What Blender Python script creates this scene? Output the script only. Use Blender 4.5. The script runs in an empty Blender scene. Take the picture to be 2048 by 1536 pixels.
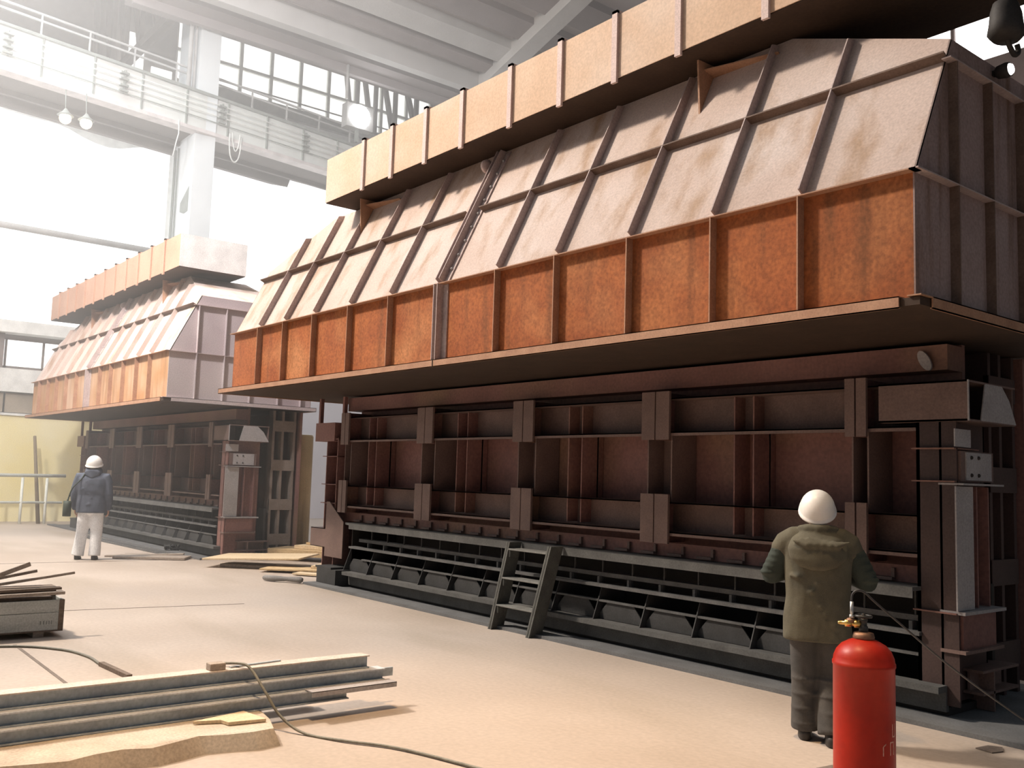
import bpy, math, random
from mathutils import Vector, Matrix, noise as mnoise
random.seed(7)
SC = bpy.context.scene
COL = SC.collection
PI = math.pi
V = Vector

# ------------------------------------------------------------------ materials
def mat(name, c1, c2=None, rough=.7, metal=0.0, scale=3.0, c3=None, streak=None, streak_scale=(6, 6, .5), bump=.15,
        grain=60.0, grain_amt=.15, emit=None, estr=0.0, spec=.4, lo=.35, hi=.65, stretch=None):
    m = bpy.data.materials.new(name); m.use_nodes = True
    nt = m.node_tree; N = nt.nodes; L = nt.links
    b = N['Principled BSDF']
    b.inputs['Roughness'].default_value = rough
    b.inputs['Metallic'].default_value = metal
    b.inputs['Specular IOR Level'].default_value = spec
    geo = N.new('ShaderNodeNewGeometry')
    def noise(sc, det=4, vec=None):
        n = N.new('ShaderNodeTexNoise'); n.inputs['Scale'].default_value = sc; n.inputs['Detail'].default_value = det
        L.new(vec or geo.outputs['Position'], n.inputs['Vector']); return n
    vec = None
    if stretch:
        mp = N.new('ShaderNodeMapping'); mp.inputs['Scale'].default_value = stretch
        L.new(geo.outputs['Position'], mp.inputs['Vector']); vec = mp.outputs['Vector']
    c2 = c2 or tuple(v * .8 for v in c1)
    r = N.new('ShaderNodeValToRGB'); e = r.color_ramp.elements
    e[0].position = lo; e[1].position = hi
    e[0].color = (*c1, 1); e[1].color = (*c2, 1)
    n1 = noise(scale, 5, vec); L.new(n1.outputs['Fac'], r.inputs['Fac'])
    out = r.outputs['Color']
    def mix(fac, a, col, blend='MIX'):
        x = N.new('ShaderNodeMix'); x.data_type = 'RGBA'; x.blend_type = blend
        if isinstance(fac, float): x.inputs[0].default_value = fac
        else: L.new(fac, x.inputs[0])
        L.new(a, x.inputs[6])
        if isinstance(col, tuple): x.inputs[7].default_value = (*col, 1)
        else: L.new(col, x.inputs[7])
        return x.outputs[2]
    if c3:
        n3 = noise(scale * .37, 3)
        rr = N.new('ShaderNodeValToRGB'); rr.color_ramp.elements[0].position = .5; rr.color_ramp.elements[1].position = .68
        L.new(n3.outputs['Fac'], rr.inputs['Fac']); out = mix(rr.outputs['Color'], out, c3)
    if streak:
        mp = N.new('ShaderNodeMapping'); mp.inputs['Scale'].default_value = streak_scale
        L.new(geo.outputs['Position'], mp.inputs['Vector'])
        n4 = noise(1.0, 4, mp.outputs['Vector'])
        rr = N.new('ShaderNodeValToRGB'); rr.color_ramp.elements[0].position = .52; rr.color_ramp.elements[1].position = .72
        L.new(n4.outputs['Fac'], rr.inputs['Fac']); out = mix(rr.outputs['Color'], out, streak)
    n2 = noise(grain, 3)
    g = N.new('ShaderNodeValToRGB'); ge = g.color_ramp.elements
    ge[0].color = (1 - grain_amt,) * 3 + (1,); ge[1].color = (1 + grain_amt,) * 3 + (1,); ge[0].position = .3; ge[1].position = .7
    L.new(n2.outputs['Fac'], g.inputs['Fac']); out = mix(1.0, out, g.outputs['Color'], 'MULTIPLY')
    L.new(out, b.inputs['Base Color'])
    if bump:
        bp = N.new('ShaderNodeBump'); bp.inputs['Strength'].default_value = bump; bp.inputs['Distance'].default_value = .02
        L.new(n1.outputs['Fac'], bp.inputs['Height']); L.new(bp.outputs['Normal'], b.inputs['Normal'])
    if emit:
        b.inputs['Emission Color'].default_value = (*emit, 1); b.inputs['Emission Strength'].default_value = estr
    return m

M = {}
M['rust'] = mat('rust_orange', (.36, .112, .033), (.285, .08, .024), .85, scale=2.2, c3=(.44, .18, .07), streak=(.20, .07, .024), bump=.2, grain=35, grain_amt=.25)
M['rust_dark'] = mat('rust_brown_shaded', (.05, .028, .017), (.04, .022, .013), .8, scale=3, grain=30)  # rust darkened for the shade under hood and beam
M['dust'] = mat('dusty_plate', (.54, .43, .38), (.49, .38, .33), .85, scale=1.3, c3=(.56, .475, .44), streak=(.36, .24, .16), streak_scale=(3, 3, .6), bump=.08, grain=50, grain_amt=.12)
M['mauve'] = mat('mauve_primer', (.46, .37, .35), (.39, .305, .29), .75, scale=5, grain=40)
M['ridge'] = mat('shaded_ridge_steel', (.17, .115, .09), (.13, .085, .065), .75, scale=5)  # underside shade of the ridge bars put into a dark colour
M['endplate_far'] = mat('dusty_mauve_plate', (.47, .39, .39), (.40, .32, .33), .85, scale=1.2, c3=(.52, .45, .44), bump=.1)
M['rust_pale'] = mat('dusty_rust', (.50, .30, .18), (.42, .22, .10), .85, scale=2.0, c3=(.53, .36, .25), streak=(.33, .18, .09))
M['beam_red'] = mat('beam_reddish', (.46, .28, .20), (.40, .23, .16), .85, scale=1.5)
M['edge'] = mat('worn_edge', (.42, .24, .15), (.34, .18, .11), .7, scale=5)
M['beam'] = mat('beam_ochre', (.62, .45, .33), (.57, .395, .275), .85, scale=1.6, c3=(.64, .51, .42), bump=.06, grain=40, grain_amt=.1)
M['pale_rib'] = mat('beam_rib', (.62, .49, .46), (.56, .43, .40), .75, scale=4)
M['glare_cap'] = mat('glare_end_cap', (.78, .74, .71), None, .8)  # glare on the far beam end put into its colour
M['endplate'] = mat('end_plate_mauve', (.34, .25, .235), (.27, .19, .175), .8, scale=1.5, c3=(.36, .28, .27), streak=(.16, .09, .06), bump=.1, grain=40)
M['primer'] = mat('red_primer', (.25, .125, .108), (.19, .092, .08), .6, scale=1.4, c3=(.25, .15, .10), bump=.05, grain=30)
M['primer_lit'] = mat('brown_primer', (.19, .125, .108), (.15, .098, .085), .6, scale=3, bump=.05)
M['primer_shaded'] = mat('shaded_post_primer', (.075, .045, .04), (.055, .033, .03), .6, scale=2)  # primer darkened for the shade around the near end posts
M['black'] = mat('black_steel', (.035, .03, .028), (.025, .022, .02), .7, scale=3)  # near-black steel for under panel, sill, hook and lamp housing
M['greybar'] = mat('dusty_grey_steel', (.13, .13, .13), (.09, .09, .09), .75, scale=6, bump=.1)
M['bench'] = mat('dusty_bench', (.125, .125, .122), (.09, .09, .088), .8, scale=5)
M['gusset'] = mat('grey_gusset', (.055, .056, .058), (.04, .04, .04), .7, scale=4)
M['pale_plate'] = mat('pale_plate', (.40, .38, .38), (.34, .32, .32), .6, scale=3)
M['floor'] = mat('concrete_floor', (.52, .445, .385), (.455, .38, .32), .62, scale=.55, c3=(.43, .37, .325), streak=(.40, .335, .275), streak_scale=(.25, .9, 1), bump=.04, grain=25, grain_amt=.07, spec=.35)
M['hose_grey'] = mat('dusty_hose', (.26, .25, .24), None, .9)
M['pale_steel'] = mat('pale_steel_edge', (.56, .58, .61), (.46, .48, .51), .6, scale=6)
M['flange_pale'] = mat('pale_flange', (.74, .69, .68), None, .7)
M['kerb'] = mat('dark_kerb', (.16, .165, .17), (.12, .122, .125), .85, scale=3)
M['joint'] = mat('floor_joint', (.22, .18, .15), (.17, .14, .12), .9, scale=9)
M['steel'] = mat('blue_grey_steel', (.42, .475, .51), (.34, .38, .42), .55, metal=0, scale=5, grain=40)
M['steel_top'] = mat('dusty_steel_top', (.60, .52, .47), (.48, .43, .39), .7, scale=6)
M['slab'] = mat('rough_concrete', (.55, .47, .38), (.42, .35, .28), .9, scale=4, c3=(.58, .52, .45), bump=.5)
M['wood'] = mat('sawn_wood', (.62, .46, .27), (.52, .37, .20), .8, scale=2, stretch=(1, 12, 12), bump=.15)
M['wood_pale'] = mat('pale_wood', (.72, .58, .40), (.62, .48, .31), .8, scale=2, stretch=(12, 1, 12), bump=.15)
M['wood_grey'] = mat('weathered_wood', (.40, .34, .29), (.30, .25, .21), .85, scale=3, stretch=(12, 2, 12), bump=.2)
M['wood_dark'] = mat('dark_wood', (.20, .155, .125), (.15, .115, .09), .85, scale=3, stretch=(12, 2, 12), bump=.2)
M['crate'] = mat('grey_green_crate', (.50, .52, .50), (.42, .44, .42), .8, scale=4, stretch=(1, .4, 4))
M['stencil'] = mat('faded_ink', (.20, .22, .21), None, .8)
M['ladder'] = mat('grey_painted_steel', (.12, .122, .11), (.09, .09, .082), .6, scale=6, streak=(.07, .06, .05))
M['ladder_top'] = mat('worn_tread', (.22, .22, .205), (.17, .17, .16), .6, scale=6)
M['red'] = mat('red_paint', (.36, .017, .007), (.30, .014, .006), .38, scale=3, streak=(.36, .03, .015), streak_scale=(5, 5, 1.5), bump=.03, grain=30, grain_amt=.06, spec=.22)
M['brass'] = mat('brass', (.72, .47, .16), (.6, .38, .12), .32, metal=.9, scale=20)
M['bronze'] = mat('dull_bronze', (.25, .14, .09), (.18, .1, .06), .5, metal=.5, scale=20)
M['dark_metal'] = mat('dark_metal', (.06, .06, .06), (.04, .04, .04), .45, metal=.5)
M['chrome'] = mat('bright_steel', (.6, .6, .6), (.5, .5, .5), .3, metal=.8)
M['letter'] = mat('faded_white_paint', (.62, .36, .30), (.50, .26, .20), .6, scale=40)
M['rubber'] = mat('black_hose', (.05, .05, .055), (.035, .035, .035), .5)
M['cable'] = mat('dusty_cable', (.23, .22, .18), (.17, .16, .13), .6, scale=8)
M['drum'] = mat('tarnished_olive_metal', (.52, .38, .20), (.42, .30, .15), .42, metal=.2, scale=2, streak=(.28, .19, .09), streak_scale=(7, 7, .3))
M['postgrey'] = mat('post_mauve_grey', (.25, .20, .17), (.19, .15, .125), .7, scale=4)
M['helmet'] = mat('white_plastic', (.84, .82, .79), (.82, .80, .77), .35, bump=0, grain_amt=.02, spec=.5)
M['jacket_olive'] = mat('olive_cloth', (.115, .107, .076), (.088, .081, .058), .9, scale=8, bump=.35, grain=200)
M['sleeve_dark'] = mat('dark_green_cloth', (.04, .052, .045), (.03, .04, .034), .9, scale=9, bump=.3, grain=200)
M['trousers_dark'] = mat('dark_grey_cloth', (.085, .08, .075), (.06, .057, .054), .9, scale=8, bump=.3, grain=200)
M['boots'] = mat('black_leather', (.04, .036, .034), None, .5)
M['jacket_blue'] = mat('navy_cloth', (.115, .13, .17), (.085, .10, .135), .9, scale=7, bump=.3, grain=150)
M['trousers_white'] = mat('white_cloth', (.84, .85, .87), (.77, .78, .80), .9, scale=7, bump=.25)
M['bag'] = mat('dark_green_bag', (.05, .065, .05), None, .7)
M['skin'] = mat('skin', (.55, .34, .25), (.5, .3, .22), .6, scale=6, bump=0)
M['hair'] = mat('dark_hair', (.04, .03, .025), None, .7)
M['white_eye'] = mat('eye_white', (.75, .73, .70), None, .3)
M['girder'] = mat('pale_green_girder', (.78, .81, .78), (.73, .76, .74), .7, scale=1.2, c3=(.68, .68, .66), bump=.02, grain_amt=.05)
M['girder_pipe'] = mat('pale_pipe', (.82, .84, .81), None, .5)
M['bracket'] = mat('bracket_grey', (.30, .33, .31), None, .6)
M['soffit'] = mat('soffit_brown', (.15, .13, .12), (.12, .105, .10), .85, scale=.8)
M['column'] = mat('pale_column', (.78, .82, .84), (.73, .77, .79), .8, scale=.8, bump=.03, grain_amt=.05)
M['roof'] = mat('roof_slab', (.60, .56, .56), (.52, .48, .48), .9, scale=.6, bump=.05)
M['roof_dark'] = mat('roof_rib_shade', (.36, .32, .32), (.31, .275, .275), .9, scale=.8)
M['roof_beam'] = mat('roof_beam', (.66, .65, .64), (.6, .59, .58), .85, scale=1)
M['truss'] = mat('truss_brown', (.27, .24, .22), (.22, .195, .18), .8, scale=2)
M['rail_white'] = mat('white_rail', (.80, .82, .74), None, .5)
M['rail_grey'] = mat('grey_rail', (.58, .58, .57), None, .5)
M['yellow'] = mat('yellow_wall', (.80, .72, .46), (.76, .64, .30), .85, scale=.5, c3=(.80, .76, .60), bump=.03)
M['lilac'] = mat('pale_lilac_wall', (.60, .58, .62), (.55, .53, .57), .85, scale=.7)
M['ledge'] = mat('pale_ledge', (.74, .74, .71), None, .8)
M['cabin_dark'] = mat('cabin_brown', (.22, .18, .16), (.17, .14, .13), .8, scale=2)
M['panel_brown'] = mat('panel_greybrown', (.34, .29, .23), (.28, .24, .19), .8, scale=2)
M['pole'] = mat('rusty_pole', (.22, .17, .11), None, .7)
M['wall_dark'] = mat('shadowed_brick', (.13, .10, .095), (.10, .08, .075), .9, scale=1)
def emitter(name, col, s):
    m = bpy.data.materials.new(name); m.use_nodes = True
    nt = m.node_tree; nt.nodes.clear()
    e = nt.nodes.new('ShaderNodeEmission'); e.inputs[0].default_value = (*col, 1); e.inputs[1].default_value = s
    o = nt.nodes.new('ShaderNodeOutputMaterial'); nt.links.new(e.outputs[0], o.inputs[0]); return m
def sheet_mat(name, col, s, scale=.35):
    m = emitter(name, col, s); nt = m.node_tree
    n = nt.nodes.new('ShaderNodeTexNoise'); n.inputs['Scale'].default_value = scale
    g = nt.nodes.new('ShaderNodeNewGeometry'); mp = nt.nodes.new('ShaderNodeMapping'); mp.inputs['Scale'].default_value = (1, 2.5, .5)
    nt.links.new(g.outputs['Position'], mp.inputs['Vector']); nt.links.new(mp.outputs['Vector'], n.inputs['Vector'])
    r = nt.nodes.new('ShaderNodeValToRGB'); r.color_ramp.elements[0].position = .3; r.color_ramp.elements[1].position = .6
    r.color_ramp.elements[0].color = (col[0] * .8, col[1] * .83, col[2] * .84, 1); r.color_ramp.elements[1].color = (*col, 1)
    nt.links.new(n.outputs['Fac'], r.inputs['Fac'])
    e = [x for x in nt.nodes if x.type == 'EMISSION'][0]; nt.links.new(r.outputs['Color'], e.inputs[0]); return m
M['sheet'] = sheet_mat('backlit_sheeting', (1.0, .985, .97), 1.9)
M['glass_bright'] = emitter('daylight_pane', (1.0, .99, .96), 1.7)
M['glass_hot'] = emitter('daylight_pane_right', (1.0, .96, .93), 5.0)
M['bulb'] = emitter('warm_bulb', (1.0, .80, .55), 9)
M['lamp_white'] = emitter('lamp_white', (1.0, .95, .93), 9)
M['flood'] = emitter('floodlight_glass', (.98, 1.0, 1.0), 22)

# ------------------------------------------------------------------ mesh builder
class MB:
    def __init__(s): s.v = []; s.f = []; s.sm = []
    def add(s, vs, fs, smooth=False):
        b = len(s.v); s.v += [tuple(v) for v in vs]
        s.f += [tuple(i + b for i in f) for f in fs]; s.sm += [smooth] * len(fs); return s
    def box(s, x0, x1, y0, y1, z0, z1):
        x0, x1 = sorted((x0, x1)); y0, y1 = sorted((y0, y1)); z0, z1 = sorted((z0, z1))
        return s.hexa([(x0, y0, z0), (x1, y0, z0), (x1, y1, z0), (x0, y1, z0), (x0, y0, z1), (x1, y0, z1), (x1, y1, z1), (x0, y1, z1)])
    def hexa(s, p):
        return s.add(p, [(0, 3, 2, 1), (4, 5, 6, 7), (0, 1, 5, 4), (1, 2, 6, 5), (2, 3, 7, 6), (3, 0, 4, 7)])
    def prism(s, poly, ext):
        n = len(poly); e = V(ext); a = [V(p) for p in poly]
        return s.add(a + [p + e for p in a], [tuple(range(n))[::-1], tuple(range(n, 2 * n))] + [(i, (i + 1) % n, n + (i + 1) % n, n + i) for i in range(n)])
    def bar(s, p0, p1, w, h, up=(0, 0, 1)):
        p0, p1 = V(p0), V(p1); d = (p1 - p0).normalized(); u = V(up)
        r = d.cross(u)
        if r.length < 1e-4: r = d.cross(V((1, 0, 0)))
        r.normalize(); u = r.cross(d).normalized()
        a = r * w / 2; c = u * h / 2
        return s.hexa([p0 - a - c, p1 - a - c, p1 + a - c, p0 + a - c, p0 - a + c, p1 - a + c, p1 + a + c, p0 + a + c])
    def loft(s, rings, caps=True, smooth=True):
        n = len(rings[0]); vs = [p for r in rings for p in r]; fs = []
        for k in range(len(rings) - 1):
            for i in range(n): fs.append((k * n + i, k * n + (i + 1) % n, (k + 1) * n + (i + 1) % n, (k + 1) * n + i))
        if caps:
            fs.append(tuple(range(n))[::-1]); m = (len(rings) - 1) * n; fs.append(tuple(range(m, m + n)))
        return s.add(vs, fs, smooth)
    def tube(s, path, rad, n=8, caps=True, round_ends=False):
        P = [V(p) for p in path]
        R = list(rad) if hasattr(rad, '__len__') else [rad] * len(P)
        if round_ends:
            d0 = (P[0] - P[1]).normalized(); d1 = (P[-1] - P[-2]).normalized()
            P = [P[0] + d0 * R[0] * .9, P[0] + d0 * R[0] * .6] + P + [P[-1] + d1 * R[-1] * .6, P[-1] + d1 * R[-1] * .9]
            R = [R[0] * .35, R[0] * .75] + R + [R[-1] * .75, R[-1] * .35]
        rings = []; u = None
        for i, p in enumerate(P):
            d = (P[min(i + 1, len(P) - 1)] - P[max(i - 1, 0)]).normalized()
            if u is None:
                u = d.cross(V((0, 0, 1)));
                if u.length < .05: u = d.cross(V((1, 0, 0)))
            u = (u - d * u.dot(d)).normalized(); w = d.cross(u)
            rings.append([p + (u * math.cos(2 * PI * k / n) + w * math.sin(2 * PI * k / n)) * R[i] for k in range(n)])
        return s.loft(rings, caps)
    def lathe(s, prof, c=(0, 0, 0), n=32, axis='z', smooth=True):
        rings = []
        for r, h in prof:
            ring = []
            for k in range(n):
                a = 2 * PI * k / n; x, y = r * math.cos(a), r * math.sin(a)
                if axis == 'z': q = (c[0] + x, c[1] + y, c[2] + h)
                elif axis == 'x': q = (c[0] + h, c[1] + x, c[2] + y)
                else: q = (c[0] + x, c[1] + h, c[2] + y)
                ring.append(q)
            rings.append(ring)
        return s.loft(rings, True, smooth)
    def ball(s, c, r, n=16, m=10):
        r = r if hasattr(r, '__len__') else (r, r, r)
        rings = []
        for j in range(m + 1):
            t = -PI / 2 + PI * (j + .001) / (m + .002)
            rings.append([(c[0] + r[0] * math.cos(t) * math.cos(2 * PI * k / n), c[1] + r[1] * math.cos(t) * math.sin(2 * PI * k / n), c[2] + r[2] * math.sin(t)) for k in range(n)])
        return s.loft(rings, True)

ORG = {}
def obj(name, mb, m, parent=None, org=None, bevel=0, mods=None, fix=True):
    """one mesh object; vertices are given in world space"""
    o0 = V(org) if org is not None else (ORG[parent.name] if parent else V((0, 0, 0)))
    me = bpy.data.meshes.new(name)
    me.from_pydata([tuple(V(v) - o0) for v in mb.v], [], mb.f)
    if fix:
        import bmesh
        bm = bmesh.new(); bm.from_mesh(me); bmesh.ops.recalc_face_normals(bm, faces=bm.faces); bm.to_mesh(me); bm.free()
    for p, q in zip(me.polygons, mb.sm): p.use_smooth = q
    me.materials.append(M[m] if isinstance(m, str) else m)
    o = bpy.data.objects.new(name, me); COL.objects.link(o)
    if parent: o.parent = parent; ORG[o.name] = o0
    else: o.location = o0; ORG[o.name] = o0
    if bevel:
        b = o.modifiers.new('bevel', 'BEVEL'); b.width = bevel; b.segments = 2; b.limit_method = 'ANGLE'; b.angle_limit = .6
    return o
def thing(name, label, cat, loc, group=None):
    o = bpy.data.objects.new(name, None); COL.objects.link(o); o.location = loc; o.empty_display_size = .2
    ORG[o.name] = V(loc); return tag(o, label, cat, group)
def tag(o, label, cat, group=None):
    o['label'] = label; o['category'] = cat
    if group: o['group'] = group
    return o
def struct(o, label=None):
    o['kind'] = 'structure'
    if label: o['label'] = label
    return o
def B(*a): return MB().box(*a)

# ------------------------------------------------------------------ camera (solved from the vanishing points)
F, YAW, PITCH, ROLL, H = 1897.5, -0.679692, 0.098479, 0.0306917, 1.75
fw = V((math.cos(PITCH) * math.cos(YAW), math.cos(PITCH) * math.sin(YAW), math.sin(PITCH)))
rt = fw.cross(V((0, 0, 1))).normalized(); up = rt.cross(fw)
r2 = rt * math.cos(ROLL) + up * math.sin(ROLL); u2 = up * math.cos(ROLL) - rt * math.sin(ROLL)
cd = bpy.data.cameras.new('camera'); cam = bpy.data.objects.new('camera', cd); COL.objects.link(cam)
mw = Matrix.Identity(4)
for i in range(3): mw[i][0] = r2[i]; mw[i][1] = u2[i]; mw[i][2] = -fw[i]
mw[2][3] = H; cam.matrix_world = mw
cd.sensor_width = 36; cd.lens = 36 * F / 2048; cd.clip_end = 300
SC.camera = cam

# ------------------------------------------------------------------ setting
fl = obj('floor', MB().box(-12, 60, -45, 16, -.3, 0), 'floor'); struct(fl)
def strip(x0, y0, x1, y1, w, z=.003):
    return MB().bar((x0, y0, z / 2), (x1, y1, z / 2), w, z)
j = strip(8.2, -2.19, 10.25, -2.22, .03)
for a in ((18.9, 2, 18.2, -7.0, .03), (19.9, -6.2, 19.2, -7.2, .03), (12.4, -2.9, 12.0, -5.3, .02)):
    j.bar((a[0], a[1], .0015), (a[2], a[3], .0015), a[4], .003)
struct(obj('trim_1', j, 'joint'))
# kerb of the pit the machines stand in
k = MB().box(1.2, 13.7, -7.22, -7.0, 0, .035); k.box(1.2, 13.7, -9.3, -7.22, 0, .015)
struct(obj('trim_2', k, 'kerb'))
k = MB().box(18.0, 29.6, -7.22, -7.0, 0, .035); k.box(18.0, 29.6, -9.3, -7.22, 0, .015)
struct(obj('trim_3', k, 'kerb'))

# far wall with low yellow section, recessed cabin window and backlit sheeting above
WX = 31.5
wf = MB().box(WX, WX + .3, -9.9, 14, 0, 3.15)
struct(obj('wall_far', wf, 'yellow'))
struct(obj('wall_far_right', MB().box(WX + 1.8, WX + 2.1, -45, -11.7, 0, 5.6).box(WX + 1.2, WX + 1.5, -45, -11.7, 0, 3.2), 'lilac'))
struct(obj('trim_4', MB().box(WX - .05, WX + .25, -9.9, 14, 3.15, 3.22).box(WX - .12, WX + .3, -9.9, 14, 3.85, 4.55).box(WX - .25, WX + .4, -9.9, 14, 5.62, 5.98), 'ledge'))
pn = MB()
for y in range(-10, 14):
    pn.box(WX + .02, WX + .12, y + .03, y + .97, 3.24, 3.82)
struct(obj('trim_5', pn, 'panel_brown'))
struct(obj('wall_cabin', MB().box(WX + .5, WX + .6, -9.9, 14, 4.5, 5.7).box(WX + .1, WX + .5, -5.9, -5.75, 4.55, 5.62).box(WX + .1, WX + .5, -9.9, -9.2, 4.55, 5.62), 'cabin_dark'))
w1 = struct(obj('window_1', MB().box(WX + .42, WX + .49, -9.0, -5.95, 4.62, 5.5), 'glass_bright'))
fr = MB()
for y in (-6.0, -7.05, -8.0, -9.0): fr.box(WX + .36, WX + .42, y - .03, y + .03, 4.6, 5.52)
fr.box(WX + .36, WX + .42, -9.0, -5.95, 5.46, 5.54).box(WX + .36, WX + .42, -9.0, -5.95, 4.58, 4.66)
obj('frame', fr, 'cabin_dark', w1)
def sheet(name, y0, y1, x, ztop, zbot, amp):
    mb = MB(); n = 60; vs = []; fs = []
    for i in range(n + 1):
        y = y0 + (y1 - y0) * i / n
        dx = .10 * math.sin(y * 2.1) + .05 * math.sin(y * 5.3)
        zt = ztop + amp * (math.sin(y * .95 + .6) + .4 * math.sin(y * 2.3))
        vs += [(x + dx, y, zbot), (x + dx * .6, y, zt), (x + dx + .02, y, zbot), (x + dx * .6 + .02, y, zt)]
    for i in range(n):
        a = i * 4; fs += [(a, a + 4, a + 5, a + 1), (a + 2, a + 3, a + 7, a + 6), (a + 1, a + 5, a + 7, a + 3)]
    mb.add(vs, fs, True); return struct(obj(name, mb, 'sheet', fix=False))
sheet('window_2', 14, -10.98, 33.3, 12.85, 5.6, .22)
sheet('window_3', -11.72, -45, 33.8, 13.4, 5.6, .15)
struct(obj('wall_far_upper', MB().box(34.6, 34.8, -45, 14, 5.6, 15.2), 'ledge'))

# crane girder along the far wall (slightly skewed like in the photo)
GA = V((30.0, -5.0, 0)); gd = V((.148, -.989, 0)).normalized(); gn = V((gd.y, -gd.x, 0)) * -1
if gn.x < 0: gn = -gn
def G(s, d, z): return GA + gd * s + gn * d + V((0, 0, z))
def gbox(mb, s0, s1, d0, d1, z0, z1):
    return mb.hexa([G(s0, d0, z0), G(s1, d0, z0), G(s1, d1, z0), G(s0, d1, z0), G(s0, d0, z1), G(s1, d0, z1), G(s1, d1, z1), G(s0, d1, z1)])
S0, S1 = -18, 36
gr = thing('crane_girder', 'long pale green crane girder high across the far end of the hall', 'girder', G(0, 0, 0) + V((0, 0, 13)))
obj('web', gbox(MB(), S0, S1, .05, .12, 13.12, 14.36), 'girder', gr)
obj('bottom_flange', gbox(MB(), S0, S1, -.12, .35, 13.0, 13.12), 'flange_pale', gr)
obj('top_flange', gbox(gbox(MB(), S0, S1, -.06, 1.4, 14.36, 14.42), S0, S1, -.03, .02, 14.42, 14.46), 'bracket', gr)
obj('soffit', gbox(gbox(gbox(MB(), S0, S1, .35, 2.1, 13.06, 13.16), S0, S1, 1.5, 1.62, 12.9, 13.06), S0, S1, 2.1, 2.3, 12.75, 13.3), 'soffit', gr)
for i in range(int((S1 - S0) / 1.55)):
    s = S0 + .4 + i * 1.55
    obj('stiffener', gbox(MB(), s, s + .025, -.03, .05, 13.12, 14.36), 'bracket', gr)
pp = MB()
for z in (14.12, 13.93, 13.72): pp.tube([G(S0, -.10, z), G(S1, -.10, z)], .02, 6)
obj('pipe', pp, 'girder_pipe', gr)
obj('pipe', MB().tube([G(S0, -.06, 13.5), G(S1, -.06, 13.5)], .018, 6), 'bracket', gr)
for i in range(14):
    s = -17.2 + i * 3.45
    mb = gbox(MB(), s, s + .05, -.05, .05, 13.5, 14.25)
    for z in (13.55, 13.72, 13.93, 14.12): gbox(mb, s - .16, s + .1, -.16, -.02, z - .035, z + .025)
    obj('pipe_bracket', mb, 'bracket', gr)
for i in range(36):
    s = S0 + i * 1.48
    obj('railing_post', MB().bar(G(s, .9, 14.42), G(s, .9, 15.5), .05, .05), 'rail_grey', gr)
rl = MB()
for z in (15.5, 15.28): rl.bar(G(S0, .9, z), G(S1, .9, z), .06, .06)
obj('railing', rl, 'rail_grey', gr)
for nm, s, lab in (('hanging_hose', 7.45, 'pale hose hanging in a double loop from the crane girder right of the column'),):
    hp = []
    for t in range(25):
        a = PI * t / 24; hp.append(G(s - .22 * math.cos(a) + .0, -.14, 13.25 - .95 * math.sin(a) ** .6))
    hp2 = [G(s - .12 + .3 * t / 20 - .02, -.17, 13.3 - .62 * math.sin(PI * t / 20) ** .6) for t in range(21)]
    h = MB().tube(hp, .025, 6); h.tube(hp2, .02, 6)
    tag(obj(nm, h, 'girder_pipe', org=G(s, 0, 13.2)), lab, 'hose')
cb = [G(5.35, -.14, 13.15), G(5.36, -.16, 12.7), G(5.3, -.15, 12.4), G(5.22, -.14, 11.9)]
tag(obj('hanging_cable', MB().tube(cb, .02, 6), 'girder_pipe', org=cb[0]), 'short pale cable hanging under the girder left of the column head', 'cable')

def column(y0, y1, label, notch=False):
    c = thing('hall_column', label, 'column', (32, (y0 + y1) / 2, 0), 'hall columns')
    obj('shaft', MB().box(31, 33, y0, y1, 0, 22), 'column', c)
    if notch:
        obj('recess', MB().prism([(31.25, y1 + .012, 10.35), (31.25, y1 + .012, 11.2), (32.0, y1 + .012, 10.75), (32.0, y1 + .012, 10.45), (31.6, y1 + .012, 10.32)], (0, -.02, 0)), 'bracket', c)
        obj('conduit', MB().tube([(32.7, y1 + .04, 6), (32.7, y1 + .04, 12.8)], .05, 6).tube([(32.4, y1 + .04, 6), (32.4, y1 + .04, 12.8)], .03, 6), 'bracket', c)
        obj('conduit', MB().tube([(31.1, y1 + .3, 14.5), (31.1, y1 + .3, 22)], .08, 6).tube([(31.2, y1 + .1, 14.5), (31.2, y1 + .1, 22)], .05, 6), 'rail_grey', c)
    return c
column(-11.7, -11.0, 'pale grey hall column rising behind the far hood, crossing the crane girder', True)
tag(obj('wall_pipe', MB().tube([(31.2, 12, 8.95), (31.2, -10.95, 8.75)], .1, 10), 'rail_grey', org=(31.2, 0, 8.9)), 'long grey horizontal pipe across the bright sheeting', 'pipe')

# bulbs under the girder
for y, lab in ((-6.72, 'warm glowing lamp under the girder, farther from the column'), (-7.31, 'warm glowing lamp under the girder, nearer the column')):
    p = thing('pendant_lamp', lab, 'lamp', (30.0, y, 12.06), 'lamps under the girder')
    obj('bulb', MB().ball((30.0, y, 12.06), .17), 'bulb', p)
    obj('cord', MB().tube([(30.0, y, 12.2), (30.2, y, 13.05)], .015, 5), 'bracket', p)
    obj('lamp_shade', MB().lathe([(.03, .3), (.1, .2), (.24, .08)], (30.0, y, 12.06), 16), 'bracket', p)
fd = thing('floodlight', 'dazzling white floodlight above the girder beside the near beam', 'lamp', (31.35, -17.4, 14.9))
obj('housing', MB().box(31.35, 31.75, -18.0, -16.85, 14.92, 15.85), 'rail_grey', fd)
obj('lens', MB().lathe([(.05, -.06), (.3, -.05), (.44, -.02), (.46, .02)], (31.33, -17.4, 15.4), 24, 'x'), 'flood', fd)
obj('bracket', MB().box(31.45, 31.6, -17.45, -17.35, 14.42, 14.95), 'bracket', fd)

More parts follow.
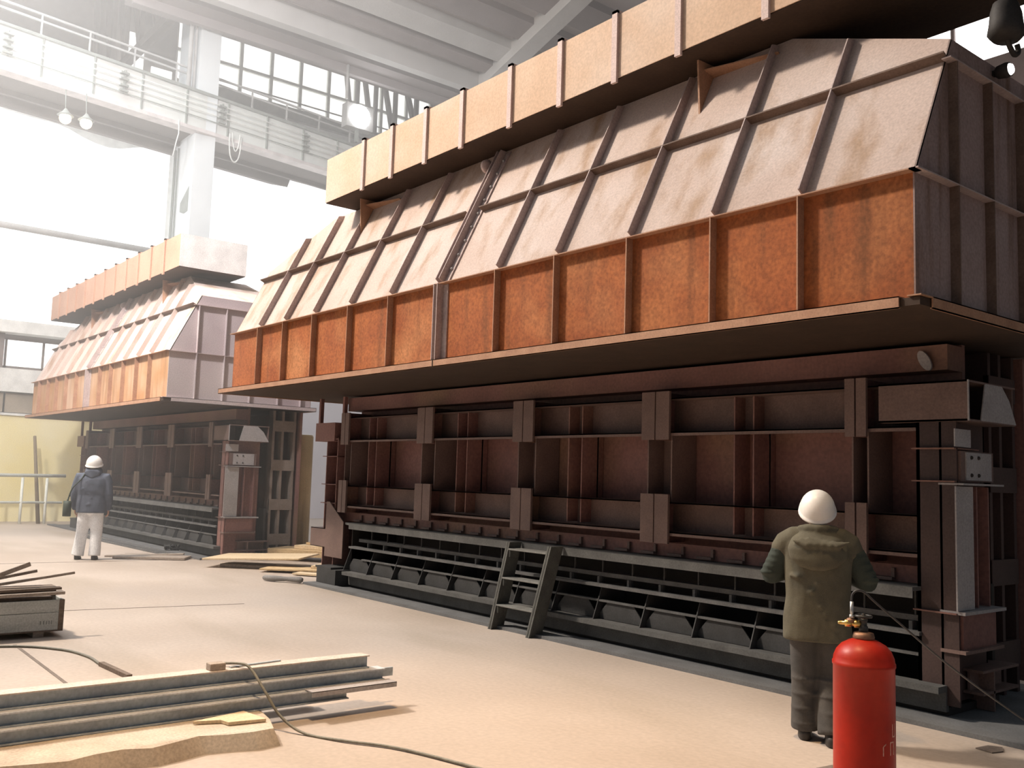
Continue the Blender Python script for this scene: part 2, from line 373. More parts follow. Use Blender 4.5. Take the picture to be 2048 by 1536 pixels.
# roof of the main bay: sloping ribbed slabs, eave beam, rafter
def RZ(x): return 16.95 + .3 * (29 - x)
YA, YB = -8.6, -50
rf = MB().prism([(29.4, YA, RZ(29.4) + .55), (6, YA, RZ(6) + .55), (6, YA, RZ(6) + .8), (29.4, YA, RZ(29.4) + .8)], (0, YB - YA, 0))
struct(obj('ceiling', rf, 'roof'))
for i, (x, w, d, m_) in enumerate(((28.0, .5, .3, 'roof_dark'), (26.9, .8, .35, 'roof_beam'), (25.6, .9, .25, 'roof_dark'), (23.9, 1.1, .3, 'roof_dark'), (21.6, 1.1, .3, 'roof_dark'), (19.2, 1.1, .3, 'roof_dark'), (16.7, 1.1, .3, 'roof_dark'), (14.0, 1.1, .3, 'roof_dark'))):
    struct(obj('trim_%d' % (10 + i), MB().prism([(x, YA, RZ(x) + .55), (x + w, YA, RZ(x + w) + .55), (x + w, YA, RZ(x + w) + .55 - d), (x, YA, RZ(x) + .55 - d)], (0, YB - YA, 0)), m_))
struct(obj('trim_6', MB().box(28.9, 29.3, YB, YA, 16.75, 17.55), 'roof_beam'))
struct(obj('trim_7', MB().prism([(29.3, -21.2, RZ(29.3) - .15), (6, -21.2, RZ(6) - .15), (6, -21.2, RZ(6) + .55), (29.3, -21.2, RZ(29.3) + .55)], (0, -.7, 0)), 'roof_beam'))
struct(obj('trim_8', MB().box(29.9, 31.6, YB, YA, 16.9, 17.15).box(30.6, 30.8, YB, YA, 16.6, 16.9), 'roof_dark'))
# bay beyond the girder: roof, trusses, window band
struct(obj('ceiling_bay', MB().prism([(33, YB, 19.6), (47, YB, 27), (47, YB, 27.3), (33, YB, 19.9)], (0, 70, 0)), 'soffit'))
wb = MB().box(46.2, 46.6, -55, 20, 0, 17.5).box(46.2, 46.6, -55, 20, 24.8, 30)
struct(obj('wall_bay', wb, 'ledge'))
w4 = struct(obj('window_4', MB().box(46.5, 46.6, -55, -15.2, 17.5, 24.8), 'glass_bright'))
mu = MB()
for i in range(24): mu.box(46.3, 46.45, -15.3 - i * 1.7, -15.12 - i * 1.7, 17.5, 24.8)
for z in (18.9, 21.0, 22.6): mu.box(46.3, 46.45, -55, -15.2, z - .08, z + .08)
obj('mullion', mu, 'rail_white', w4)
struct(obj('wall_bay_left', MB().box(46.2, 46.6, -15.2, 20, 17.5, 24.8), 'truss'))
w5 = struct(obj('window_5', MB().box(46.05, 46.15, -13.6, -12.6, 20.6, 22.6).box(46.05, 46.15, -15.0, -14.0, 19.2, 21.2), 'glass_bright'))
def truss(y, label):
    t = thing('roof_truss', label, 'truss', (38, y, 19), 'trusses of the bay beyond')
    mb = MB()
    mb.bar((34, y, 18.6), (46, y, 18.6), .3, .35).bar((34, y, 20.3), (46, y, 26.3), .3, .35)
    for k_ in range(6):
        x = 34.5 + k_ * 2; zt = 20.5 + (x - 34.5) * .5
        mb.bar((x, y, 18.6), (x, y, zt), .18, .2); mb.bar((x, y, 18.6), (x + 2, y, zt + 1), .2, .22)
    obj('lattice', mb, 'truss', t)
truss(-11.2, 'dark roof truss seen above the girder left of the column')
truss(-24.5, 'dark roof truss seen above the girder right of the bright floodlight')
truss(-31.0, 'dusky lattice truss of the far bay behind the near beam end')
g2 = thing('crane_girder', 'grey second girder in the bay beyond, below its window band', 'girder', (44, -20, 19.5))
obj('web', MB().box(44, 44.3, -55, -15.5, 19.4, 20.3), 'bracket', g2)
obj('walkway', MB().box(43.3, 44, -55, -15.5, 19.3, 19.4).box(43.3, 43.36, -55, -15.5, 20.3, 20.36), 'rail_grey', g2)
tag(obj('hanging_rod', MB().tube([(30.6, -16.4, 15.6), (30.6, -16.4, 17.0)], .06, 6), 'rail_grey', org=(30.6, -16.4, 15.6)), 'pale vertical rod hanging from the eave above the floodlight', 'rod')

# dark right side wall with a bright window
struct(obj('wall_right', MB().box(-14, 29, -26.4, -26, 0, 13.75).box(-14, 29, -26.4, -26, 15.3, 19.5).box(-14, 4, -26.4, -26, 13.75, 15.3).box(13.4, 29, -26.4, -26, 13.75, 15.3), 'wall_dark'))
w6 = struct(obj('window_6', MB().box(4, 13.4, -26.3, -26.2, 13.75, 15.3), 'glass_hot'))
fr = MB()
for x in (8.0, 12.6): fr.box(x - .05, x + .05, -26.2, -26.1, 13.75, 15.3)
obj('frame', fr, 'wall_dark', w6)

# far handrail and leaning pole
hr = thing('handrail', 'white tubular handrail in front of the yellow wall', 'railing', (30.2, -5, 0))
obj('top_rail', MB().tube([(30.2, 6, 1.28), (30.2, -7.55, 1.40)], .05, 8), 'rail_white', hr)
obj('lower_rail', MB().tube([(30.2, 6, .58), (30.2, -7.5, .62)], .035, 8), 'rail_white', hr)
for y in (1, -1, -3, -5.75, -6.4, -7.05): obj('post', MB().tube([(30.2, y, 0), (30.2, y, 1.33)], .04, 8), 'rail_white', hr)
tag(obj('pole', MB().tube([(30.3, -6.92, 0), (30.9, -6.78, 2.55)], [.06, .045], 8), 'pole', org=(30.3, -6.92, 0)), 'thin rusty pole leaning against the yellow wall behind the handrail', 'pole')

# ------------------------------------------------------------------ the machines
RIBX = [4.1, 4.93, 5.88, 6.86, 7.8, 9.93, 10.93, 11.93, 12.85, 13.72]
SL = (5.72 - 3.93) / (6.97 - 6.10)
def slope_pt(z, off=0.0):
    y = -6.10 - (z - 3.93) / SL
    nrm = V((0, SL, 1)).normalized()
    return y + nrm.y * off, z + nrm.z * off
def hood(dx, x0, x1, label, near, ribs, joint_x):
    """dx shifts the machine; x0 near end, x1 far end"""
    h = thing('steel_hood', label, 'hood', ((x0 + x1) / 2, -7.57, 2.97))
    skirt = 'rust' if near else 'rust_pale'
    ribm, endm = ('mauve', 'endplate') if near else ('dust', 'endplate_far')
    YR = -9.05
    a0, a1 = x0 - .09, x1 + .32
    # rim channel with open corner
    rim = MB()
    rim.box(a0 + .16, a1, -6.0, -6.10, 3.046, 3.054).box(a0 + .16, a1, -6.0, -6.022, 2.972, 2.98)
    rim.box(a0 + .16, a1, -6.0, -6.012, 2.972, 3.054)
    obj('rim_channel', rim, 'edge', h)
    rim = MB().box(a0, a0 + .012, -6.16, -9.15, 2.972, 3.054).box(a0, a0 + .1, -6.0, -9.15, 3.046, 3.054).box(a0, a0 + .022, -6.16, -9.15, 2.972, 2.98)
    obj('rim_channel', rim, 'edge' if near else 'endplate_far', h)
    obj('rim_channel', MB().box(a1 - .012, a1, -6.0, -9.15, 2.972, 3.054).box(a0, a1, -9.14, -9.15, 2.972, 3.054), 'edge', h)
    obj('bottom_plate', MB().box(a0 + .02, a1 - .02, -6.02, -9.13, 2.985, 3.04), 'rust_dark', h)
    obj('skirt_panel', MB().box(x0 + .013, x1 - .013, -6.101, -6.115, 3.054, 3.93).box(x0 + .013, x1 - .013, YR, YR - .015, 3.054, 3.93), skirt, h)
    zc = 5.06; yc = slope_pt(zc)[0]; yt = slope_pt(5.72)[0]; hx = 1.57
    ry = lambda z: YR + (-6.10 - slope_pt(z)[0])      # mirrored rear slope
    poly = [(x0, -6.10, 3.93), (x1, -6.10, 3.93), (x1, yc, zc), (x1 - hx, yt, 5.72), (x0 + hx, yt, 5.72), (x0, yc, zc)]
    obj('slope_panel', MB().prism(poly, (0, -.012, -.008)), 'dust', h)
    pr = [(x, YR + (-6.10 - y), z) for x, y, z in poly]
    obj('slope_panel', MB().prism(pr, (0, .012, -.008)), 'dust', h)
    top = MB().prism([(x0 + hx, yt, 5.72), (x1 - hx, yt, 5.72), (x1 - hx, ry(5.72), 5.72), (x0 + hx, ry(5.72), 5.72)], (0, 0, -.012))
    top.prism([(x0, yc, zc), (x0 + hx, yt, 5.72), (x0 + hx, ry(5.72), 5.72), (x0, ry(zc), zc)], (.004, 0, -.012))
    top.prism([(x1, yc, zc), (x1, ry(zc), zc), (x1 - hx, ry(5.72), 5.72), (x1 - hx, yt, 5.72)], (-.004, 0, -.012))
    obj('top_panel', top, 'dust', h)
    obj('end_panel', MB().prism([(x0, -6.10, 3.054), (x0, -6.10, 3.93), (x0, yc, zc), (x0, ry(zc), zc), (x0, YR, 3.93), (x0, YR, 3.054)], (.012, 0, 0)), endm, h)
    obj('end_panel', MB().prism([(x1, -6.10, 3.054), (x1, -6.10, 3.93), (x1, yc, zc), (x1, ry(zc), zc), (x1, YR, 3.93), (x1, YR, 3.054)], (-.012, 0, 0)), 'rust', h)
    # ridge bars
    n = V((0, SL, 1)).normalized()
    def ridge(za, depth, xa, xb):
        y, z = slope_pt(za); y2, z2 = slope_pt(za, depth)
        return MB().prism([(xa, y, z - .006), (xa, y2, z2 - .006), (xa, y2, z2 + .006), (xa, y, z + .006)], (xb - xa, 0, 0))
    obj('ridge_bar', MB().box(x0 - .05, x1 + .02, -6.02, -6.11, 3.926, 3.936), 'edge', h)
    obj('ridge_bar', ridge(4.86, .085, x0 - .03, joint_x - .13), 'ridge', h)
    obj('ridge_bar', ridge(4.86, .085, joint_x + .13, x1), 'ridge', h)
    obj('end_ridge_bar', MB().box(x0 - .07, x0, -6.02, YR, 3.926, 3.936), 'mauve', h)
    obj('end_ridge_bar', MB().box(x0 - .07, x0, slope_pt(4.86)[0] + .05, ry(4.86), 4.855, 4.865), 'mauve', h)
    for x in ribs:
        zt = 5.70
        if x < x0 + hx: zt = zc + (x - x0) / hx * (5.70 - zc)
        if x > x1 - hx: zt = zc + (x1 - x) / hx * (5.70 - zc)
        ya, za = slope_pt(3.94); yb, zb = slope_pt(zt); yc2, zc2 = slope_pt(zt - .06, .085); yd, zd = slope_pt(3.95, .085)
        obj('slope_rib', MB().prism([(x - .006, ya, za), (x - .006, yb, zb), (x - .006, yc2, zc2), (x - .006, yd, zd)], (.012, 0, 0)), ribm, h)
        obj('skirt_rib', MB().box(x - .006, x + .006, -6.02, -6.10, 3.055, 3.926), 'edge', h)
    for y in (-6.6, -7.15, -7.7, -8.3, -8.8):
        obj('end_rib', MB().box(x0 - .07, x0, y - .006, y + .006, 3.055, 3.925).box(x0 - .07, x0, y - .006, y + .006, 3.937, 4.85), 'ridge' if near else 'endplate_far', h)
    # bolted joint between the two halves
    jn = MB()
    for s in (-1, 1):
        x = joint_x + s * .035
        jn.box(x - .006, x + .006, -6.0, -6.10, 3.055, 3.93)
        ya, za = slope_pt(3.93); yb, zb = slope_pt(5.70); yc2, zc2 = slope_pt(5.66, .1); yd, zd = slope_pt(3.95, .1)
        jn.prism([(x - .006, ya, za), (x - .006, yb, zb), (x - .006, yc2, zc2), (x - .006, yd, zd)], (.012, 0, 0))
    for xa, xb in ((joint_x - .13, joint_x - .045), (joint_x + .045, joint_x + .13)):
        jn.box(xa, xb, -6.085, -6.10, 3.055, 3.92)
        y0_, z0_ = slope_pt(3.95, .018); y1_, z1_ = slope_pt(5.66, .018)
        jn.prism([(xa, slope_pt(3.95)[0], 3.95), (xa, slope_pt(5.68)[0], 5.68), (xa, y1_, z1_), (xa, y0_, z0_)], (xb - xa, 0, 0))
    obj('joint_flange', jn, 'mauve', h)
    bl = MB()
    for i in range(9):
        z = 4.1 + i * .18
        y, zz = slope_pt(z, .03)
        for s in (-1, 1): obj('bolt', MB().ball((joint_x + s * .09, y, zz), .017, 8, 5), 'pale_plate', h)
    for i in range(5): obj('bolt', MB().ball((joint_x + .085, -6.08, 3.15 + i * .17), .016, 8, 5), 'pale_plate', h)
    y, z = slope_pt(5.50, .07)
    obj('lifting_lug', MB().lathe([(.03, -.02), (.085, -.02), (.085, .02), (.03, .02)], (joint_x + .16, y, z), 20, 'x'), 'pale_rib', h)
    obj('rim_joint', MB().box(joint_x - .008, joint_x + .008, -5.995, -6.01, 2.972, 3.054), 'rust_dark', h)
    # gusset brackets that carry the beam
    for gx in (x0 + 2.42, x1 - 2.85):
        pb = slope_pt(5.20); pt = slope_pt(5.70)
        obj('gusset', MB().prism([(gx - .01, pb[0], pb[1]), (gx - .01, pb[0] + .03, 5.72), (gx - .01, pt[0], 5.72)], (.02, 0, 0)), 'edge', h)
        obj('gusset_shelf', MB().prism([(gx, slope_pt(5.6)[0] + .14, 5.64), (gx - .75, slope_pt(5.6)[0] + .02, 5.6), (gx - .75, slope_pt(5.6)[0] - .02, 5.58), (gx, slope_pt(5.6)[0] - .02, 5.6)], (0, 0, .012)), 'edge', h)
    return h
hood(0, 3.22, 14.76, 'big rusty orange steel hood in the foreground with dusty sloped panels', True, RIBX, 8.87)
R2 = [18.75, 19.55, 20.4, 21.25, 22.05, 23.95, 24.85, 25.75, 26.6, 27.5]
hood(0, 17.8, 28.35, 'farther dusty steel hood with mauve end plate, behind the gap', False, R2, 23.0)

def beam(x0, x1, stf, label, capm='beam', bm_='beam', rm_='pale_rib'):
    b = thing('box_beam', label, 'beam', ((x0 + x1) / 2, -7.15, 5.73))
    obj('body', MB().box(x0, x1, -6.46, -7.85, 5.74, 6.4), bm_, b)
    obj('underside_shade', MB().box(x0 + .01, x1 - .01, -6.47, -7.84, 5.728, 5.74), 'rust_dark', b)  # thin dark sheet carrying the shade under the beam
    for x in stf:
        mb = MB().box(x - .036, x + .036, -6.43, -6.46, 5.69, 6.44)
        mb.box(x - .036, x + .036, -6.43, -6.62, 6.41, 6.44)
        obj('stiffener', mb, rm_, b)
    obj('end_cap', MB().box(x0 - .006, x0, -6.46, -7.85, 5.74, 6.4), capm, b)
    return b
beam(1.2, 12.55, [2.0, 2.9, 3.8, 4.7, 5.67, 6.5, 7.32, 8.17, 9.1, 9.89, 10.7, 11.45], 'long ochre box beam on top of the near hood, cut by the photo top')
beam(18.62, 28.65, [19.5 + .83 * i for i in range(11)], 'reddish box beam on top of the far hood with toothed lower edge', 'glare_cap', 'beam_red', 'beam_red')

def base(x0, label, near):
    """x0: X of the near end post; the body runs to x0+10.2"""
    b = thing('machine_base', label, 'base', (x0 + 5, -8, 0))
    P = lambda v: x0 + v - 3.6                                   # dims written for the near machine
    xa, xb = P(3.75), P(13.6)
    obj('wall_panel', B(xa, xb, -7.85, -7.9, .98, 2.97), 'primer', b)
    obj('rear_panel', B(xa, P(13.4), -9.0, -9.05, .1, 2.97), 'primer', b)
    obj('under_panel', MB().box(xa, P(13.6), -8.3, -8.35, .03, .98).box(P(13.1), P(13.12), -7.5, -8.3, .03, .98), 'black', b)
    obj('top_rail', MB().box(xa, xb, -7.6, -7.85, 2.74, 2.95), 'primer', b)
    # horizontal channels
    for zl, zh, nm in ((1.25, 1.55, 'lower_channel'), (2.27, 2.62, 'upper_channel')):
        mb = MB().box(P(3.9), P(13.4), -7.42, -7.84, zl - .012, zl).box(P(3.9), P(13.4), -7.42, -7.84, zh - .012, zh).box(P(3.9), P(13.4), -7.66, -7.68, zl, zh - .012)
        mb.box(P(3.9), P(13.4), -7.42, -7.44, zl - .04, zl).box(P(3.9), P(13.4), -7.42, -7.44, zh - .012, zh + .0)
        obj(nm, mb, 'primer_lit', b)
    for x in (4.45, 6.74, 8.9, 11.04, 13.29):
        xx = P(x); w = .19 if x < 13 else .12
        if x == 4.45: w = .1
        for zl, zh in ((1.13, 1.63), (2.19, 2.69)):
            mb = MB().box(xx - w, xx - .008, -7.38, -7.41, zl, zh).box(xx + .008, xx + w, -7.38, -7.41, zl, zh)
            obj('joint_plate', mb, 'primer_lit', b)
            obj('joint_plate_web', MB().box(xx - .02, xx + .02, -7.41, -7.84, zl, zh), 'primer', b)
        mb = MB().box(xx - w + .02, xx - w + .035, -7.46, -7.84, 1.55, 2.26).box(xx + w - .035, xx + w - .02, -7.46, -7.84, 1.55, 2.26).box(xx - w + .03, xx + w - .03, -7.70, -7.72, 1.55, 2.26)
        obj('column', mb, 'primer_lit', b)
    for x in (5.7, 8.08, 10.3, 12.62):
        xx = P(x)
        mb = MB().box(xx - .12, xx - .105, -7.5, -7.84, 1.27, 2.60).box(xx + .105, xx + .12, -7.5, -7.84, 1.27, 2.60).box(xx - .12, xx + .12, -7.74, -7.76, 1.27, 2.60)
        obj('column', mb, 'primer', b)
    # strip of brackets above the bench
    st = MB().box(xa, xb, -7.58, -7.62, .99, 1.13)
    obj('clamp_strip', st, 'primer', b)
    for i in range(24):
        x = P(4.2) + i * .38
        obj('clamp', MB().box(x, x + .03, -7.55, -7.58, 1.02, 1.1).box(x + .005, x + .19, -7.52, -7.58, 1.0, 1.025), 'primer_lit', b)
    # bench and rails
    obj('bench', MB().prism([(P(3.9), -7.28, .955), (P(12.85), -7.28, .955), (P(13.1), -7.36, .955), (P(13.1), -7.6, .955), (P(3.9), -7.6, .955)], (0, 0, .03)).box(P(3.9), P(12.85), -7.28, -7.29, .90, .955), 'bench', b)
    obj('rail', MB().box(P(3.9), P(12.9), -7.5, -7.62, .70, .745), 'greybar', b)
    obj('rail', MB().box(P(3.9), P(13.0), -7.38, -7.50, .60, .63), 'greybar', b)
    obj('rail', MB().box(P(3.9), P(12.7), -7.44, -7.50, .435, .455), 'greybar', b)
    obj('bottom_rail', MB().box(P(3.7), P(13.0), -7.28, -7.40, .20, .25).box(P(3.7), P(13.0), -7.40, -7.44, .05, .25), 'bench', b)
    obj('sill', MB().box(P(3.7), P(13.1), -7.44, -8.3, .02, .08), 'black', b)
    for i in range(20): obj('bolt', MB().box(P(4.0) + i * .45, P(4.03) + i * .45, -7.46, -7.50, .63, .70), 'greybar', b)
    for i in range(13):
        x = P(4.2) + i * .69
        obj('gusset', MB().prism([(x, -7.46, .25), (x + .62, -7.46, .25), (x + .62, -7.46, .31), (x + .5, -7.46, .44), (x + .12, -7.46, .44), (x, -7.46, .31)], (0, -.012, 0)), 'gusset', b)
        obj('gusset_rib', MB().prism([(x + .62, -7.36, .25), (x + .62, -7.85, .25), (x + .62, -7.85, .62), (x + .62, -7.50, .62)], (.012, 0, 0)), 'gusset', b)
    for i in range(20):
        x = P(4.0) + i * .45
        obj('hanger', MB().box(x - .008, x + .008, -7.51, -7.53, .63, .95), 'gusset', b)
    # ---- end post at the near end
    e = x0
    obj('end_post', MB().box(e + .12, e + .14, -7.42, -8.15, .1, 2.3).box(e, e + .33, -7.42, -7.44, .1, 2.3).box(e + .3, e + .33, -7.42, -7.85, .1, 2.3).box(e + .12, e + .33, -8.13, -8.15, .1, 2.3), 'primer_shaded' if near else 'primer', b)
    for z in (2.08, 1.82, .8): obj('shelf', MB().box(e, e + .35, -7.38, -7.8, z, z + .012), 'primer' if near else 'primer_lit', b)
    obj('end_plate', B(e - .0, e - .012, -7.38, -7.66, .83, 1.79), 'pale_plate', b)
    obj('end_web', MB().box(e + .02, e + .12, -7.78, -7.80, .83, 1.79).box(e + .02, e + .12, -7.98, -8.0, .83, 1.79), 'primer', b)
    obj('bolt_block', MB().box(e - .02, e + .12, -7.45, -8.0, 1.83, 2.07), 'primer_lit', b)
    obj('pale_block', MB().box(e - .03, e - .02, -7.52, -7.95, 1.84, 2.06), 'pale_plate', b)
    for y in (-7.6, -7.72):
        for z in (1.88, 2.02): obj('bolt', MB().ball((e - .032, y, z), .016, 8, 5), 'black', b)
    obj('small_plate', B(e - .01, e - .02, -7.36, -7.62, 2.1, 2.24), 'pale_plate', b)
    obj('ledge', B(e - .06, e + .14, -7.40, -8.1, 1.80, 1.815), 'pale_plate', b)
    obj('ledge', B(e - .06, e + .14, -7.40, -8.1, .80, .825), 'pale_plate', b)
    obj('lower_box', MB().box(e - .02, e + .14, -7.45, -8.0, .53, .79), 'primer' , b)
    obj('ledge', B(e - .06, e + .14, -7.40, -8.05, .505, .53), 'primer_lit', b)
    ft = MB().box(e - .04, e + .2, -7.72, -8.35, .33, .35).box(e - .04, e + .2, -7.72, -8.35, .16, .18).box(e + .08, e + .1, -7.75, -8.3, .18, .33).box(e - .04, e + .2, -7.9, -7.92, .02, .33)
    obj('foot', ft, 'primer_lit', b)
    # top bracket box, open at the end
    tb = MB().box(e - .12, e + .62, -7.36, -7.375, 2.3, 2.62).box(e - .12, e + .62, -7.36, -8.2, 2.605, 2.62).box(e - .12, e + .62, -7.36, -8.2, 2.3, 2.315).box(e - .1, e + .6, -8.185, -8.2, 2.3, 2.62)
    obj('top_box', tb, 'primer_lit', b)
    obj('top_box_frame', MB().box(e - .13, e - .12, -7.36, -7.375, 2.3, 2.62).prism([(e - .125, -7.58, 2.31), (e - .125, -8.2, 2.31), (e - .125, -8.08, 2.5), (e - .125, -7.95, 2.61), (e - .125, -7.66, 2.61)], (.01, 0, 0)), 'pale_plate', b)
    # rear built-up column at the end
    rc = MB()
    for y in (-8.42, -8.62, -8.88): rc.box(e + .2, e + .42, y, y - .05, .02, 2.97)
    for z in (.25, .95, 1.75, 2.55): rc.box(e + .19, e + .24, -8.42, -8.93, z, z + .22)
    obj('rear_column', rc, 'primer_shaded' if near else 'postgrey', b)
    # far end post
    f = P(13.55)
    fp = MB().box(f, f + .02, -7.42, -8.0, .3, 2.3).box(f + .35, f + .37, -7.42, -8.0, .2, 2.3).box(f, f + .5, -7.7, -7.72, .3, 2.3)
    for z in (.6, 1.25, 1.55, 2.0, 2.28): fp.box(f, f + .5, -7.42, -8.0, z, z + .012)
    obj('far_post', fp, 'primer', b)
    obj('far_plate', MB().prism([(f - .35, -7.38, .42), (f + .22, -7.38, .42), (f + .22, -7.38, 1.28), (f + .12, -7.38, 1.28), (f - .35, -7.38, .98)], (0, -.015, 0)), 'primer_lit', b)
    obj('far_box', MB().box(f + .22, f + .75, -7.4, -7.42, .55, .85).box(f + .22, f + .75, -7.4, -7.8, .84, .85).box(f + .22, f + .75, -7.4, -7.8, .55, .56), 'primer_lit', b)
    obj('far_foot', MB().box(f - .5, f + .1, -7.2, -7.8, .02, .26).box(f - .35, f + .15, -7.2, -7.6, .26, .29), 'gusset', b)
    obj('far_bracket', MB().box(f + .1, f + .75, -7.4, -7.9, 2.25, 2.55), 'primer', b)
    for x in (f + .0, f + .8): obj('far_strut', MB().box(x, x + .06, -7.5, -7.56, 2.5, 2.97), 'primer', b)
    if near:
        el = MB()
        el.loft([[(P(4.0) - .02 * s + .045 * math.cos(2 * PI * k_ / 16) + .03 * (1 - s) , -7.56 + .0, 2.80 + s * .0 + .085 * math.sin(2 * PI * k_ / 16)) if False else (P(3.92) + .05 * math.cos(2 * PI * k_ / 16) + .035 * math.sin(2 * PI * k_ / 16), -7.55 - s * .02, 2.82 + .085 * math.sin(2 * PI * k_ / 16)) for k_ in range(16)] for s in (0, 1)], True, False)
        obj('cover_plate', el, 'pale_plate', b)
    return b
base(3.6, 'dark red-primed machine base under the near hood with ladder at its bench', True)
base(17.95, 'dark machine base under the far hood, beyond the plank pile', False)

# upright olive tank between the machines
d = thing('upright_tank', 'tall tarnished olive cylinder standing between the two machines', 'tank', (19.0, -9.5, 0))
obj('shell', MB().lathe([(.02, .0), (.255, .0), (.255, 2.5), (.24, 2.54), (.02, 2.545)], (19.0, -9.5, 0), 28), 'drum', d)
ln = MB()
for a in (.3, 2.4): ln.lathe([(.025, 2.53), (.025, 2.64), (.04, 2.64), (.04, 2.67)], (19.0 + .16 * math.cos(a), -9.5 + .16 * math.sin(a), 0), 10)
obj('lug', ln, 'pale_plate', d)

# ------------------------------------------------------------------ ladder
ld = thing('step_ladder', 'grey steel step ladder leaning on the bench of the near machine', 'ladder', (8.5, -6.98, 0))
def ladder_pt(t, x): return (x, -6.92 - .34 * t, 1.02 * t)
for xf, xt in ((8.82, 8.73), (8.14, 8.00)):
    a = V((xf, -6.90, 0)); c = V((xt, -7.07, 1.0)); dd = V((0, -.20, .0))
    w = V((.012, 0, 0))
    mb = MB().hexa([a - w, a + w, a + w + dd, a - w + dd, c - w, c + w, c + w + V((0, -.2, 0)), c - w + V((0, -.2, 0))])
    mb.hexa([a - w * 2.5, a + w * 2.5, a + w * 2.5 + V((0, -.015, 0)), a - w * 2.5 + V((0, -.015, 0)), c - w * 2.5, c + w * 2.5, c + w * 2.5 + V((0, -.015, 0)), c - w * 2.5 + V((0, -.015, 0))])
    obj('stringer', mb, 'ladder', ld)
for t in (.29, .60, .93):
    xa = 8.82 - .09 * t; xb = 8.14 - .14 * t; y = -6.90 - .17 * t; z = 1.0 * t
    tr = obj('tread', MB().box(xb, xa, y + .0, y - .18, z - .02, z), 'ladder_top', ld, bevel=.004)
    for x in (xb + .02, xa - .05):
        obj('bracket', MB().box(x, x + .03, y - .01, y - .14, z - .10, z - .02), 'ladder', ld if False else tr)

# ------------------------------------------------------------------ floor clutter: steel channels
def channel(name, y0, y1, x, z0, h, dpt, label, skew=0.0, top='steel_top'):
    c = thing(name, label, 'channel', (x, (y0 + y1) / 2, z0), 'stacked steel channels')
    sx = skew
    def sb(mb, d0, d1, z_0, z_1):
        return mb.hexa([(x + d0, y0, z_0), (x + d1, y0, z_0), (x + d1 + sx, y1, z_0), (x + d0 + sx, y1, z_0), (x + d0, y0, z_1), (x + d1, y0, z_1), (x + d1 + sx, y1, z_1), (x + d0 + sx, y1, z_1)])
    obj('web', sb(MB(), .035, .047, z0 + .009, z0 + h - .009), 'steel', c)
    obj('top_flange', sb(MB(), 0, dpt, z0 + h - .009, z0 + h), top, c)
    obj('bottom_flange', sb(MB(), 0, dpt, z0, z0 + .009), 'steel', c)
    return c
channel('steel_channel', 2.2, -3.62, 6.27, .102, .088, .12, 'lowest dark steel channel of the foreground stack, lying on the slab', top='pale_steel')
channel('steel_channel', 2.4, -3.96, 6.33, .191, .085, .12, 'middle steel channel of the foreground stack, under the top one', top='pale_steel')
channel('steel_channel', 2.6, -3.86, 6.40, .277, .095, .13, 'topmost steel channel of the foreground stack, under the cable')
channel('steel_channel', 2.0, -3.45, 6.56, .102, .088, .12, 'rear steel channel hidden low behind the foreground stack')
tag(obj('flat_bar', B(6.38, 6.40, -3.2, -4.06, .205, .268), 'steel', org=(6.39, -3.6, .205)), 'steel flat bar end sticking out of the stacked channels', 'bar')
tag(obj('sheet_offcut', MB().prism([(6.19, -3.28, .196), (6.19, -3.98, .196), (6.31, -3.98, .196), (6.31, -3.28, .196)], (0, 0, .006)).box(6.19, 6.195, -3.28, -3.98, .165, .20), 'pale_plate', org=(6.25, -3.6, .19)), 'pale sheet steel strip lying across the end of the stacked channels', 'sheet metal')
tag(obj('packing_block', B(6.42, 6.5, -2.62, -2.73, .372, .42), 'wood_grey', org=(6.46, -2.68, .372), bevel=.004), 'small pale wooden block on the top steel channel', 'block')
tag(obj('steel_offcut', MB().bar((6.47, -2.78, .377), (6.52, -3.18, .377), .025, .01), 'steel', org=(6.5, -2.95, .377)), 'thin dark steel strip lying behind the cable on the stack', 'strip')
# slab under the stack
sl = MB()
front = []; n = 26
for i in range(n + 1):
    y = 1.2 - 4.05 * i / n
    front.append((5.88 + .035 * math.sin(i * 1.7) + .03 * math.sin(i * .6) - .12 * (i / n), y))
poly = [(x, y, 0) for x, y in front] + [(6.05, -2.93, 0), (6.35, -2.98, 0), (6.75, -2.9, 0), (6.85, -1.5, 0), (6.85, 1.2, 0)]
topp = [(V(p) + V((.05 if i <= n else 0, .03, .10 + .004 * math.sin(i * 2.3)))) for i, p in enumerate(poly)]
m_ = len(poly)
sl.add([V(p) for p in poly] + topp, [tuple(range(m_))[::-1], tuple(range(m_, 2 * m_))] + [(i, (i + 1) % m_, m_ + (i + 1) % m_, m_ + i) for i in range(m_)])
tag(obj('concrete_slab', sl, 'slab', org=(6.3, -1, 0)), 'rough broken concrete slab under the foreground steel channels', 'slab')
tag(obj('board', MB().prism([(6.16, -2.42, .104), (6.25, -2.80, .104), (5.98, -2.84, .104), (6.02, -2.60, .104), (6.10, -2.58, .104)], (0, 0, .02)), 'wood_pale', org=(6.1, -2.6, .104)), 'small notched pale board on the concrete slab', 'board')

